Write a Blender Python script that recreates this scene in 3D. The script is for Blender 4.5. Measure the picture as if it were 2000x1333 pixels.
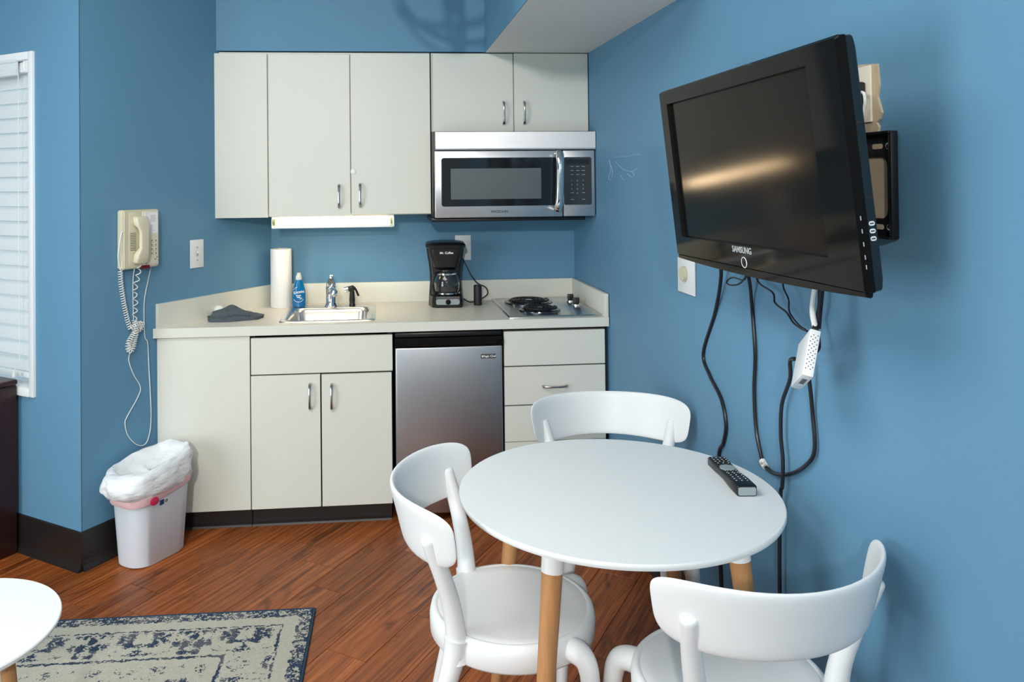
import bpy, bmesh, math, random
from mathutils import Matrix, Vector, Euler
random.seed(7)
for o in list(bpy.data.objects): bpy.data.objects.remove(o)
scn = bpy.context.scene
C = scn.collection
# ------------------------------------------------------------------ camera
cam = bpy.data.cameras.new('camera'); cam_o = bpy.data.objects.new('camera', cam); C.objects.link(cam_o)
FPX, CXP, CYP, YAW, ROLL, PITCH, CAMH = 1559.3754, 884.649, 338.7287, .0907, -.0099, -.0106, 1.5479
A_ = Matrix(((math.cos(YAW), -math.sin(YAW), 0), (math.sin(YAW), math.cos(YAW), 0), (0, 0, -1)))
B_ = Matrix(((1, 0, 0), (0, math.cos(PITCH), math.sin(PITCH)), (0, -math.sin(PITCH), math.cos(PITCH))))
D_ = Matrix(((math.cos(ROLL), 0, -math.sin(ROLL)), (0, 1, 0), (math.sin(ROLL), 0, math.cos(ROLL))))
M_ = D_ @ B_ @ A_
ux, dd, vv = M_[0], M_[1], M_[2]
cam_o.matrix_world = Matrix(((ux[0], -vv[0], -dd[0], 0), (ux[1], -vv[1], -dd[1], 0), (ux[2], -vv[2], -dd[2], CAMH), (0, 0, 0, 1)))
cam.sensor_width = 36; cam.lens = 36 * FPX / 2000
cam.shift_x = (1000 - CXP) / 2000; cam.shift_y = (CYP - 666.5) / 2000
cam.clip_start = .02
scn.camera = cam_o
# ------------------------------------------------------------------ world, lights, exposure
w = bpy.data.worlds.new('world'); scn.world = w; w.use_nodes = True
bg = w.node_tree.nodes['Background']; bg.inputs[0].default_value = (.80, .92, 1, 1); bg.inputs[1].default_value = 1.6
scn.view_settings.view_transform = 'Standard'; scn.view_settings.look = 'None'
scn.view_settings.exposure = 0.30; scn.view_settings.gamma = 1
scn.view_settings.use_curve_mapping = False
def area(name, loc, target, sx, sy, power, col):
    l = bpy.data.lights.new(name, 'AREA'); l.shape = 'RECTANGLE'; l.size = sx; l.size_y = sy; l.energy = power; l.color = col
    o = bpy.data.objects.new(name, l); C.objects.link(o); o.location = loc
    o.rotation_euler = (Vector(target) - Vector(loc)).to_track_quat('-Z', 'Y').to_euler(); return o
area('photo_flash', (-.60, -2.6, 2.62), (.10, 3.0, 1.2), .22, .22, 84, (1, .97, .92))
area('ceiling_bounce', (-.70, 1.5, 2.78), (-.6, 1.55, 0), 1.9, 1.9, 50, (1, .98, .95))
area('left_fill', (-2.95, .9, 1.12), (1, 1.9, 1.35), 1.8, 2.1, 62, (.90, .97, 1))  # unseen fill lamp added to brighten right wall and bulkhead; no opening there
# ------------------------------------------------------------------ materials
MATS = {}
def rgb(r, g, b):
    f = lambda c: ((c / 255 + .055) / 1.055) ** 2.4 if c > 10 else c / 255 / 12.92
    return (f(r), f(g), f(b))
def mat(name, col=(.8, .8, .8), rough=.5, metal=0, spec=.5, bump=0, bscale=200, var=0, vscale=6, emit=None, estr=0, trans=0, ior=1.45, coat=0, stretch=None, aniso=0, bdist=.002, tint=None):
    m = bpy.data.materials.new(name); m.use_nodes = True; nt = m.node_tree; b = nt.nodes['Principled BSDF']
    b.inputs['Base Color'].default_value = (*col, 1); b.inputs['Roughness'].default_value = rough
    b.inputs['Metallic'].default_value = metal; b.inputs['Specular IOR Level'].default_value = spec
    b.inputs['IOR'].default_value = ior; b.inputs['Transmission Weight'].default_value = trans
    b.inputs['Coat Weight'].default_value = coat; b.inputs['Anisotropic'].default_value = aniso
    if tint: b.inputs['Specular Tint'].default_value = (*tint, 1)
    if emit: b.inputs['Emission Color'].default_value = (*emit, 1); b.inputs['Emission Strength'].default_value = estr
    tc = nt.nodes.new('ShaderNodeTexCoord'); mp = nt.nodes.new('ShaderNodeMapping')
    nt.links.new(tc.outputs['Object'], mp.inputs[0])
    if stretch: mp.inputs['Scale'].default_value = stretch
    if bump:
        n = nt.nodes.new('ShaderNodeTexNoise'); n.inputs['Scale'].default_value = bscale; n.inputs['Detail'].default_value = 3
        bp = nt.nodes.new('ShaderNodeBump'); bp.inputs['Strength'].default_value = bump; bp.inputs['Distance'].default_value = bdist
        nt.links.new(mp.outputs[0], n.inputs['Vector']); nt.links.new(n.outputs['Fac'], bp.inputs['Height']); nt.links.new(bp.outputs[0], b.inputs['Normal'])
    if var:
        n = nt.nodes.new('ShaderNodeTexNoise'); n.inputs['Scale'].default_value = vscale; n.inputs['Detail'].default_value = 5
        mx = nt.nodes.new('ShaderNodeMix'); mx.data_type = 'RGBA'
        mx.inputs[6].default_value = (*[c * (1 - var) for c in col], 1); mx.inputs[7].default_value = (*[min(1, c * (1 + var)) for c in col], 1)
        nt.links.new(mp.outputs[0], n.inputs['Vector']); nt.links.new(n.outputs['Fac'], mx.inputs[0]); nt.links.new(mx.outputs[2], b.inputs['Base Color'])
    MATS[name] = m; return m
mat('wall_blue', (.120, .278, .420), .55, bump=.12, bscale=260, spec=.3, var=.03, vscale=3)
mat('ceiling_white', (.78, .78, .75), .8, bump=.1, bscale=300)
mat('laminate', (.71, .72, .645), .38, bump=.03, bscale=500, spec=.4, var=.012, vscale=4)
mat('counter', (.70, .68, .60), .33, spec=.45, bump=.03, bscale=600, var=.05, vscale=120)
mat('edge_brown', (.10, .06, .04), .7)
mat('cab_inside', (.03, .027, .025), .8)
mat('black_base', (.016, .013, .012), .38, bump=.05, bscale=80, var=.1)
mat('white_plastic', (.80, .82, .82), .38, bump=.02, bscale=900, spec=.4)
mat('white_gloss', (.82, .84, .83), .22)
mat('table_white', (.80, .83, .83), .42, spec=.35)
mat('trim_white', (.80, .83, .84), .45)
mat('blind_white', (.74, .80, .80), .45)
mat('steel', (.62, .62, .63), .34, metal=1, bump=.10, bscale=60, stretch=(1, 60, 60), aniso=.5)
mat('steel_vert', (.47, .48, .50), .38, metal=1, bump=.10, bscale=60, stretch=(60, 60, 1), aniso=.5)
mat('steel_sink', (.72, .71, .69), .24, metal=1, bump=.03, bscale=200)
mat('steel_top', (.60, .61, .60), .22, metal=1, bump=.02, bscale=100)
mat('chrome', (.78, .79, .80), .08, metal=1)
mat('nickel', (.48, .47, .46), .22, metal=1)
mat('screw', (.7, .7, .7), .25, metal=1)
mat('black_plastic', (.010, .010, .011), .32, bump=.03, bscale=500)
mat('black_gloss', (.006, .006, .006), .07, spec=.16, tint=(1, .88, .70))
mat('black_matte', (.012, .013, .014), .55)
mat('tv_side', (.010, .016, .020), .38)
mat('screen', (.007, .007, .007), .125, spec=.13, tint=(1, .44, .11))
mat('glass_dark', (.012, .014, .018), .06, spec=.6)
mat('micro_mesh', (.085, .10, .11), .25, bump=.25, bscale=900)
mat('micro_panel', (.035, .042, .048), .25)
mat('coil', (.014, .014, .015), .45, metal=.3)
mat('drip', (.09, .10, .12), .18, metal=1)
mat('print_white', (.85, .86, .86), .5)
mat('print_grey', (.42, .44, .45), .5)
mat('print_dark', (.06, .06, .06), .6)
mat('print_navy', (.02, .05, .13), .5)
mat('phone_cream', (.66, .61, .45), .42, bump=.04, bscale=500, var=.03, vscale=10)
mat('phone_card', (.72, .69, .56), .5)
mat('phone_red', (.16, .012, .02), .15)
mat('cord_white', (.78, .78, .74), .45)
mat('cord_black', (.010, .011, .016), .35)
mat('soap_blue', (.0, .17, .44), .12, spec=.6, trans=.15, var=.12, vscale=15)
mat('cap_clear', (.72, .78, .76), .25, trans=.3)
mat('paper', (.86, .86, .85), .85, bump=.3, bscale=160)
mat('card_tube', (.45, .33, .22), .8)
mat('towel', (.085, .105, .125), .95, bump=1.0, bscale=150, var=.45, vscale=130, bdist=.006)
mat('glass', (.95, .97, .97), .03, trans=1, ior=1.45)
mat('bag', (.83, .85, .86), .36, bump=.8, bscale=14, spec=.4, bdist=.012, stretch=(1, 1, 2.6))
mat('bag_pink', (.80, .52, .54), .4)
mat('bag_red', (.65, .03, .10), .35)
mat('bin', (.66, .69, .74), .45, bump=.08, bscale=300)
mat('dresser', (.035, .010, .010), .38, var=.35, vscale=4, stretch=(12, 12, 1.2), bump=.05, bscale=40)
mat('oak', (.45, .22, .085), .5, var=.28, vscale=9, stretch=(9, 9, .8), bump=.08, bscale=40)
mat('beige_patch', (.52, .42, .29), .85, var=.12, vscale=30)
mat('remote_grey', (.30, .35, .36), .4)
mat('tube_light', (1, .95, .85), .4, emit=(1, .77, .47), estr=19)
mat('tube_cap', (.25, .33, .12), .4)
mat('rug_edge', (.018, .045, .085), .9, bump=.5, bscale=300)
mat('brass', (.35, .24, .10), .3, metal=1)
mat('residue', (.42, .56, .68), .25)
mat('window_glass', (.9, .95, 1), .02, trans=1)

def floor_mat(name, base=0):
    m = bpy.data.materials.new(name); m.use_nodes = True; nt = m.node_tree; b = nt.nodes['Principled BSDF']; L = nt.links.new; N = nt.nodes.new
    tc = N('ShaderNodeTexCoord'); oi = N('ShaderNodeObjectInfo'); cmb = N('ShaderNodeCombineXYZ'); add = N('ShaderNodeVectorMath')
    mul = N('ShaderNodeMath'); mul.operation = 'MULTIPLY'; mul.inputs[1].default_value = 37
    L(oi.outputs['Random'], mul.inputs[0])
    for i in range(3): L(mul.outputs[0], cmb.inputs[i])
    L(tc.outputs['Object'], add.inputs[0]); L(cmb.outputs[0], add.inputs[1])
    def noise(sc, scale, det, dist=0, rough=.55):
        mp = N('ShaderNodeMapping'); mp.inputs['Scale'].default_value = sc; L(add.outputs[0], mp.inputs[0])
        n = N('ShaderNodeTexNoise'); n.inputs['Scale'].default_value = scale; n.inputs['Detail'].default_value = det; n.inputs['Distortion'].default_value = dist; n.inputs['Roughness'].default_value = rough
        L(mp.outputs[0], n.inputs['Vector']); return n.outputs['Fac']
    g1 = noise((1.0, 34, 34), 2.2, 6, .6); g2 = noise((4, 140, 140), 2.0, 3); kn = noise((2.2, 9, 9), 1.5, 4, 1.2)
    r = N('ShaderNodeValToRGB'); e = r.color_ramp.elements
    e[0].position = .30; e[0].color = (.150, .040, .011, 1); e[1].position = .72; e[1].color = (.47, .152, .042, 1)
    x = e.new(.5); x.color = (.315, .084, .019, 1)
    L(g1, r.inputs[0])
    r2 = N('ShaderNodeValToRGB'); e = r2.color_ramp.elements
    e[0].position = .33; e[0].color = (.62, .58, .55, 1); e[1].position = .62; e[1].color = (1.12, 1.1, 1.08, 1)
    L(g2, r2.inputs[0])
    m1 = N('ShaderNodeMix'); m1.data_type = 'RGBA'; m1.blend_type = 'MULTIPLY'; m1.inputs[0].default_value = .8; L(r.outputs[0], m1.inputs[6]); L(r2.outputs[0], m1.inputs[7])
    r3 = N('ShaderNodeValToRGB'); e = r3.color_ramp.elements
    e[0].position = .30; e[0].color = (.34, .32, .31, 1); e[1].position = .45; e[1].color = (1, 1, 1, 1)
    L(kn, r3.inputs[0])
    m2 = N('ShaderNodeMix'); m2.data_type = 'RGBA'; m2.blend_type = 'MULTIPLY'; m2.inputs[0].default_value = .85; L(m1.outputs[2], m2.inputs[6]); L(r3.outputs[0], m2.inputs[7])
    hs = N('ShaderNodeHueSaturation'); mr = N('ShaderNodeMapRange'); mr.inputs[3].default_value = .82; mr.inputs[4].default_value = 1.18
    L(oi.outputs['Random'], mr.inputs[0]); L(mr.outputs[0], hs.inputs['Value']); L(m2.outputs[2], hs.inputs['Color']); L(hs.outputs[0], b.inputs['Base Color'])
    b.inputs['Roughness'].default_value = .38; b.inputs['Specular IOR Level'].default_value = .28
    bp = N('ShaderNodeBump'); bp.inputs['Strength'].default_value = .12; bp.inputs['Distance'].default_value = .001; L(g2, bp.inputs['Height']); L(bp.outputs[0], b.inputs['Normal'])
    MATS[name] = m
floor_mat('floor_wood')

def rug_mat(name, hx, hy):
    m = bpy.data.materials.new(name); m.use_nodes = True; nt = m.node_tree; b = nt.nodes['Principled BSDF']; L = nt.links.new; N = nt.nodes.new
    def math_(op, a, c=None, d=None):
        n = N('ShaderNodeMath'); n.operation = op
        for i, v in enumerate((a, c, d)):
            if v is None: continue
            if isinstance(v, (int, float)): n.inputs[i].default_value = v
            else: L(v, n.inputs[i])
        return n.outputs[0]
    tc = N('ShaderNodeTexCoord')
    wn = N('ShaderNodeTexNoise'); wn.inputs['Scale'].default_value = 55; wn.inputs['Detail'].default_value = 3; L(tc.outputs['Object'], wn.inputs['Vector'])
    sub = N('ShaderNodeVectorMath'); sub.operation = 'SUBTRACT'; sub.inputs[1].default_value = (.5, .5, .5); L(wn.outputs['Color'], sub.inputs[0])
    scl = N('ShaderNodeVectorMath'); scl.operation = 'SCALE'; scl.inputs['Scale'].default_value = .03; L(sub.outputs[0], scl.inputs[0])
    ad = N('ShaderNodeVectorMath'); L(tc.outputs['Object'], ad.inputs[0]); L(scl.outputs[0], ad.inputs[1])
    sp = N('ShaderNodeSeparateXYZ'); L(ad.outputs[0], sp.inputs[0])
    ex = math_('SUBTRACT', hx, math_('ABSOLUTE', sp.outputs[0])); ey = math_('SUBTRACT', hy, math_('ABSOLUTE', sp.outputs[1]))
    d = math_('MINIMUM', ex, ey)
    mx = math_('PINGPONG', sp.outputs[0], .17); my = math_('PINGPONG', sp.outputs[1], .17)
    cv = N('ShaderNodeCombineXYZ'); L(mx, cv.inputs[0]); L(my, cv.inputs[1])
    mo = N('ShaderNodeTexNoise'); mo.inputs['Scale'].default_value = 8.5; mo.inputs['Detail'].default_value = 2; mo.inputs['Distortion'].default_value = 1.6; L(cv.outputs[0], mo.inputs['Vector'])
    fine = N('ShaderNodeTexNoise'); fine.inputs['Scale'].default_value = 150; fine.inputs['Detail'].default_value = 2; L(tc.outputs['Object'], fine.inputs['Vector'])
    fn = math_('MULTIPLY', math_('SUBTRACT', fine.outputs['Fac'], .5), .55)
    motif = math_('GREATER_THAN', math_('ADD', mo.outputs['Fac'], math_('MULTIPLY', fn, .6)), .498)
    def band(a, c): return math_('MULTIPLY', math_('GREATER_THAN', d, a), math_('LESS_THAN', d, c))
    edge = math_('MULTIPLY', math_('LESS_THAN', d, .05), math_('GREATER_THAN', math_('ADD', fine.outputs['Fac'], math_('MULTIPLY', math_('SUBTRACT', wn.outputs['Fac'], .5), .8)), .46))
    line1 = math_('MULTIPLY', band(.098, .106), math_('GREATER_THAN', math_('ADD', wn.outputs['Fac'], fn), .42))
    line2 = math_('MULTIPLY', band(.262, .274), math_('GREATER_THAN', math_('ADD', wn.outputs['Fac'], fn), .40))
    mid = math_('MULTIPLY', band(.112, .25), motif)
    inn = math_('MULTIPLY', math_('GREATER_THAN', d, .31), motif)
    tot = math_('MINIMUM', 1, math_('ADD', math_('ADD', edge, line1), math_('ADD', line2, math_('ADD', mid, inn))))
    navy = N('ShaderNodeMix'); navy.data_type = 'RGBA'; navy.inputs[6].default_value = (.018, .040, .085, 1); navy.inputs[7].default_value = (.10, .11, .13, 1)
    gr = N('ShaderNodeTexNoise'); gr.inputs['Scale'].default_value = 9; L(tc.outputs['Object'], gr.inputs['Vector'])
    L(math_('GREATER_THAN', math_('ADD', gr.outputs['Fac'], fn), .55), navy.inputs[0])
    crm = N('ShaderNodeMix'); crm.data_type = 'RGBA'; crm.inputs[6].default_value = (.30, .29, .24, 1); crm.inputs[7].default_value = (.60, .58, .48, 1)
    L(math_('ADD', .3, math_('MULTIPLY', fine.outputs['Fac'], .8)), crm.inputs[0])
    mixc = N('ShaderNodeMix'); mixc.data_type = 'RGBA'; L(tot, mixc.inputs[0]); L(crm.outputs[2], mixc.inputs[6]); L(navy.outputs[2], mixc.inputs[7])
    L(mixc.outputs[2], b.inputs['Base Color']); b.inputs['Roughness'].default_value = .95
    pn = N('ShaderNodeTexNoise'); pn.inputs['Scale'].default_value = 420; L(tc.outputs['Object'], pn.inputs['Vector'])
    bp = N('ShaderNodeBump'); bp.inputs['Strength'].default_value = .8; bp.inputs['Distance'].default_value = .004; L(pn.outputs['Fac'], bp.inputs['Height']); L(bp.outputs[0], b.inputs['Normal'])
    MATS[name] = m

# ------------------------------------------------------------------ mesh helpers
class MB:
    def __init__(s): s.bm = bmesh.new()
    def _xf(s, vs, m):
        if m is not None: bmesh.ops.transform(s.bm, matrix=m, verts=vs)
    def box(s, x0, x1, y0, y1, z0, z1, bev=0, seg=2, m=None):
        r = bmesh.ops.create_cube(s.bm, size=1); vs = r['verts']
        for v in vs: v.co = Vector(((x0 + x1) / 2 + v.co.x * (x1 - x0), (y0 + y1) / 2 + v.co.y * (y1 - y0), (z0 + z1) / 2 + v.co.z * (z1 - z0)))
        if bev:
            es = list({e for v in vs for e in v.link_edges})
            rr = bmesh.ops.bevel(s.bm, geom=es, offset=bev, segments=seg, affect='EDGES', profile=.5)
            vs = list({v for f in rr['faces'] for v in f.verts} | {v for v in vs if v.is_valid})
        s._xf(vs, m); return s
    def prism(s, pts, a0, a1, axis='z', m=None):
        def P(p, a):
            return Vector((p[0], p[1], a)) if axis == 'z' else (Vector((p[0], a, p[1])) if axis == 'y' else Vector((a, p[0], p[1])))
        lo = [s.bm.verts.new(P(p, a0)) for p in pts]; hi = [s.bm.verts.new(P(p, a1)) for p in pts]; n = len(pts)
        s.bm.faces.new(lo[::-1]); s.bm.faces.new(hi)
        for i in range(n): s.bm.faces.new((lo[i], lo[(i + 1) % n], hi[(i + 1) % n], hi[i]))
        s._xf(lo + hi, m); return s
    def loft(s, rings, cap=True, closed=False, m=None):
        R = [[s.bm.verts.new(Vector(p)) for p in r] for r in rings]; n = len(R[0]); K = len(R)
        for k in range(K if closed else K - 1):
            a, b = R[k], R[(k + 1) % K]
            for i in range(n): s.bm.faces.new((a[i], a[(i + 1) % n], b[(i + 1) % n], b[i]))
        if cap and not closed: s.bm.faces.new(R[0][::-1]); s.bm.faces.new(R[-1])
        s._xf([v for r in R for v in r], m); return s
    def lathe(s, prof, segs=32, c=(0, 0, 0), m=None, cap=True):
        rings = [[(c[0] + max(r, 1e-4) * math.cos(2 * math.pi * i / segs), c[1] + max(r, 1e-4) * math.sin(2 * math.pi * i / segs), c[2] + z) for i in range(segs)] for r, z in prof]
        return s.loft(rings, cap, m=m)
    def cyl(s, r, a, b, segs=20, r2=None):
        return s.tube([a, b], [r, r if r2 is None else r2], segs)
    def tube(s, path, rad, segs=8, closed=False, m=None, flat=1):
        P = [Vector(p) for p in path]; n = len(P)
        R = rad if isinstance(rad, (list, tuple)) else [rad] * n
        rings = []; up = None
        for i in range(n):
            t = (P[(i + 1) % n] - P[i - 1]) if closed else (P[min(i + 1, n - 1)] - P[max(i - 1, 0)])
            t.normalize()
            if up is None: up = Vector((0, 0, 1)) if abs(t.z) < .9 else Vector((1, 0, 0))
            sx = t.cross(up)
            if sx.length < 1e-6: sx = t.orthogonal()
            sx.normalize(); up = sx.cross(t).normalized()
            rings.append([P[i] + (sx * math.cos(2 * math.pi * k / segs) + up * flat * math.sin(2 * math.pi * k / segs)) * R[i] for k in range(segs)])
        return s.loft(rings, True, closed, m)
    def build(s, name, material, parent=None, world=True, smooth=35, origin=None):
        bmesh.ops.recalc_face_normals(s.bm, faces=s.bm.faces[:])
        me = bpy.data.meshes.new(name); s.bm.to_mesh(me); s.bm.free()
        o = bpy.data.objects.new(name, me); C.objects.link(o); me.materials.append(MATS[material])
        if smooth:
            for p in me.polygons: p.use_smooth = True
            me.set_sharp_from_angle(angle=math.radians(smooth))
        if parent is not None:
            o.parent = parent
            if world: me.transform(WM[parent].inverted())
            WM[o] = WM[parent].copy()
        else:
            if origin is None:
                xs = [v.co for v in me.vertices]; lo = Vector([min(c[i] for c in xs) for i in range(3)]); hi = Vector([max(c[i] for c in xs) for i in range(3)])
                origin = Vector(((lo.x + hi.x) / 2, (lo.y + hi.y) / 2, lo.z))
            origin = Vector(origin); me.transform(Matrix.Translation(-origin)); o.location = origin; WM[o] = Matrix.Translation(origin)
        return o
WM = {}
def spline(pts, n=8, closed=False):
    P = [Vector(p) for p in pts]; out = []; N = len(P)
    for i in range(N if closed else N - 1):
        a, b, c, d = (P[(i - 1) % N], P[i], P[(i + 1) % N], P[(i + 2) % N]) if closed else (P[max(i - 1, 0)], P[i], P[i + 1], P[min(i + 2, N - 1)])
        for k in range(n):
            t = k / n
            out.append(.5 * ((2 * b) + (c - a) * t + (2 * a - 5 * b + 4 * c - d) * t * t + (3 * b - a - 3 * c + d) * t ** 3))
    if not closed: out.append(P[-1])
    return out
def rrect(x0, x1, y0, y1, r, n=5):
    out = []
    for cx, cy, a0 in ((x1 - r, y1 - r, 0), (x0 + r, y1 - r, 90), (x0 + r, y0 + r, 180), (x1 - r, y0 + r, 270)):
        for k in range(n + 1):
            a = math.radians(a0 + 90 * k / n); out.append((cx + r * math.cos(a), cy + r * math.sin(a)))
    return out
def thing(name, label, cat, loc=(0, 0, 0), rotz=0, group=None, rot=None):
    o = bpy.data.objects.new(name, None); C.objects.link(o); o.location = loc
    o.rotation_euler = rot if rot else (0, 0, rotz); o.empty_display_size = .05
    WM[o] = Matrix.Translation(Vector(loc)) @ o.rotation_euler.to_matrix().to_4x4()
    o['label'] = label; o['category'] = cat
    if group: o['group'] = group
    return o
def tag(o, label, cat, group=None):
    o['label'] = label; o['category'] = cat
    if group: o['group'] = group
    return o
def struct(o, label=None, cat=None):
    o['kind'] = 'structure'
    if label: o['label'] = label
    if cat: o['category'] = cat
    return o
def text(name, s, size, material, parent, m, extrude=.0004, align='CENTER', xs=1, bold=0):
    cu = bpy.data.curves.new(name, 'FONT'); cu.body = s; cu.size = size; cu.extrude = extrude; cu.align_x = align; cu.align_y = 'CENTER'; cu.offset = bold; cu.resolution_u = 3
    to = bpy.data.objects.new(name + '_t', cu); C.objects.link(to)
    dg = bpy.context.evaluated_depsgraph_get(); me = bpy.data.meshes.new_from_object(to.evaluated_get(dg))
    bpy.data.objects.remove(to); bpy.data.curves.remove(cu)
    me.transform(m @ Matrix.Diagonal((xs, 1, 1, 1)))
    me.materials.clear(); me.materials.append(MATS[material]); me.name = name
    o = bpy.data.objects.new(name, me); C.objects.link(o); o.parent = parent; WM[o] = WM[parent]
    return o
FRONT = Matrix.Rotation(math.pi / 2, 4, 'X')           # text facing -y
def tf(x, y, z): return Matrix.Translation((x, y, z)) @ FRONT
def copy_tree(o, parent=None):
    c = o.copy(); C.objects.link(c); c.parent = parent; WM[c] = WM[o]
    for ch in [x for x in bpy.data.objects if x.parent == o]: copy_tree(ch, c)
    return c
# ------------------------------------------------------------------ key dimensions
XR = 1.055                       # right wall
Y0, YB, YU = 3.642, 4.288, 3.957 # counter front, back wall, upper cabinet fronts
SD = Vector((.5571, .8304, 0))   # along angled left wall, going back
SNR = Vector((.8304, -.5571, 0)) # its normal into the room
SP = Vector((-1.0095, 3.6422, 0)); CP = Vector((-1.209, 3.3447, 0))
RZ_S = math.atan2(SD.y, SD.x); RZ_W = math.atan2(-SD.x, SD.y)
def stub_x(y): return SP.x + (y - SP.y) * SD.x / SD.y
CEIL = 2.80
WSL = .0105                      # the right wall drifts outwards a little towards the viewer
def xw(y): return XR + WSL * (3.9 - y)
# ------------------------------------------------------------------ room shell
b = MB(); b.box(-4.2, XR + .25, -3.1, YB + .12, -.10, -.0125); fl = struct(b.build('floor', 'black_base', smooth=0), 'dark reddish brown wood plank floor laid diagonally', 'floor')
UW, PW, PL = SD, .157, 1.22
VD = Vector((-SD.y, SD.x, 0))
known = {0: 2.133, -1: 2.449, 1: 2.854, 2: 2.445, 6: 2.126}
plank_mesh = {}
def clip(poly, n, c):            # keep n.p <= c
    out = []
    for i in range(len(poly)):
        p, q = poly[i], poly[(i + 1) % len(poly)]; dp, dq = n[0] * p[0] + n[1] * p[1] - c, n[0] * q[0] + n[1] * q[1] - c
        if dp <= 0: out.append(p)
        if dp * dq < 0:
            t = dp / (dp - dq); out.append((p[0] + (q[0] - p[0]) * t, p[1] + (q[1] - p[1]) * t))
    return out
XMIN, YMIN, YMAX, XMAX = -2.5, .9, 3.95, XR + .04
for k in range(-11, 20):
    v0 = 1.504 + k * PW
    u0 = known.get(k, random.uniform(0, PL)) - 6 * PL
    for j in range(14):
        ua = u0 + j * PL; g = .0009
        loc = [(g, g), (PL - g, g), (PL - g, PW - g), (g, PW - g)]
        wp = [(UW.x * (ua + a) + VD.x * (v0 + c), UW.y * (ua + a) + VD.y * (v0 + c)) for a, c in loc]
        cp = wp
        for n_, c_ in (((1, 0), XMAX), ((-1, 0), -XMIN), ((0, 1), YMAX), ((0, -1), -YMIN)):
            cp = clip(cp, n_, c_)
            if len(cp) < 3: break
        if len(cp) < 3: continue
        org = Vector((UW.x * ua + VD.x * v0, UW.y * ua + VD.y * v0, 0))
        full = len(cp) == 4 and all(abs(a[0] - c[0]) + abs(a[1] - c[1]) < 1e-6 for a, c in zip(cp, wp))
        lp = [((x - org.x) * UW.x + (y - org.y) * UW.y, (x - org.x) * VD.x + (y - org.y) * VD.y) for x, y in cp]
        ar = abs(sum(lp[i][0] * lp[(i + 1) % len(lp)][1] - lp[(i + 1) % len(lp)][0] * lp[i][1] for i in range(len(lp)))) / 2
        if ar < .0005: continue
        if full and 'f' in plank_mesh: me = plank_mesh['f']
        else:
            bm = bmesh.new(); n = len(lp)
            cxm, cym = sum(p[0] for p in lp) / n, sum(p[1] for p in lp) / n
            lo = [bm.verts.new((p[0], p[1], -.012)) for p in lp]; mi = [bm.verts.new((p[0], p[1], -.0008)) for p in lp]
            hi = [bm.verts.new((p[0] + (.0007 if p[0] < cxm else -.0007), p[1] + (.0007 if p[1] < cym else -.0007), 0)) for p in lp]
            bm.faces.new(hi)
            for i in range(n):
                i2 = (i + 1) % n; bm.faces.new((lo[i], lo[i2], mi[i2], mi[i])); bm.faces.new((mi[i], mi[i2], hi[i2], hi[i]))
            bmesh.ops.recalc_face_normals(bm, faces=bm.faces[:])
            me = bpy.data.meshes.new('plank'); bm.to_mesh(me); bm.free(); me.materials.append(MATS['floor_wood'])
            if full: plank_mesh['f'] = me
        o = bpy.data.objects.new('plank', me); C.objects.link(o); o.parent = fl
        o.matrix_parent_inverse = WM[fl].inverted(); o.location = org; o.rotation_euler = (0, 0, RZ_S)
b = MB(); b.box(stub_x(YB) - .3, XR + .12, YB, YB + .12, 0, CEIL); struct(b.build('wall_back', 'wall_blue', smooth=0), 'blue painted back wall behind the kitchenette counter', 'wall')
b = MB(); b.prism([(xw(-3.1), -3.1), (xw(-3.1) + .12, -3.1), (xw(-3.1) + .12, YB), (xw(YB), YB)], 0, CEIL); wr = struct(b.build('wall_right', 'wall_blue', smooth=0), 'blue painted wall carrying the television', 'wall')
# angled left wall: from back corner to outside corner
b = MB(); p1 = Vector((stub_x(YB + .05), YB + .05, 0)); p2 = CP
b.prism([(p1.x, p1.y), (p2.x, p2.y), (p2.x - SNR.x * .10 + SD.x * .06, p2.y - SNR.y * .10 + SD.y * .06), (p1.x - SNR.x * .3, p1.y - SNR.y * .3)], 0, CEIL)
struct(b.build('wall_left', 'wall_blue', smooth=0), 'angled blue wall with the phone and light switch', 'wall')
# window wall, local x to the right (towards corner), y into wall
ww = thing('wall_window', 'blue wall with the window at the far left', 'wall', CP, RZ_W); ww['kind'] = 'structure'
WX0, WX1, WZ0, WZ1 = -1.27, -.305, .685, 2.095
b = MB(); b.box(-2.6, WX0, 0, .12, 0, CEIL); b.box(WX1, 0, 0, .12, 0, CEIL); b.box(WX0, WX1, 0, .12, 0, WZ0); b.box(WX0, WX1, 0, .12, WZ1, CEIL)
b.build('wall_panel', 'wall_blue', ww, world=False, smooth=0)
# soffit over cabinets, dropped bulkhead on the right, ceiling, unseen walls
b = MB(); b.prism([(stub_x(YU + .012), YU + .012), (XR, YU + .012), (XR, YB), (stub_x(YB), YB)], 2.198, CEIL); struct(b.build('wall_soffit', 'wall_blue', smooth=0), 'blue boxed soffit above the wall cabinets', 'soffit')
cb = thing('ceiling_bulkhead', 'dropped white ceiling bulkhead along the right wall', 'ceiling', (.79, 2, 2.194)); cb['kind'] = 'structure'
b = MB(); b.box(.530, XR + .04, 2.45, YU + .012, 2.194, 2.20); b.build('underside', 'ceiling_white', cb, smooth=0)
b = MB(); b.box(.526, .530, 2.45, YU + .012, 2.194, CEIL); b.build('side_face', 'wall_blue', cb, smooth=0)
b = MB(); b.box(.530, XR + .02, 2.45, 2.454, 2.20, CEIL); b.build('end_face', 'wall_blue', cb, smooth=0)
b = MB(); b.box(-4.2, XR + .25, -3.1, YB + .12, CEIL, CEIL + .1); struct(b.build('ceiling', 'ceiling_white', smooth=0), 'white painted main ceiling', 'ceiling')
b = MB(); b.box(-4.2, XR + .06, -3.1, -3.0, 0, CEIL); struct(b.build('wall_front', 'ceiling_white', smooth=0), 'pale wall behind the viewer', 'wall')
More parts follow.
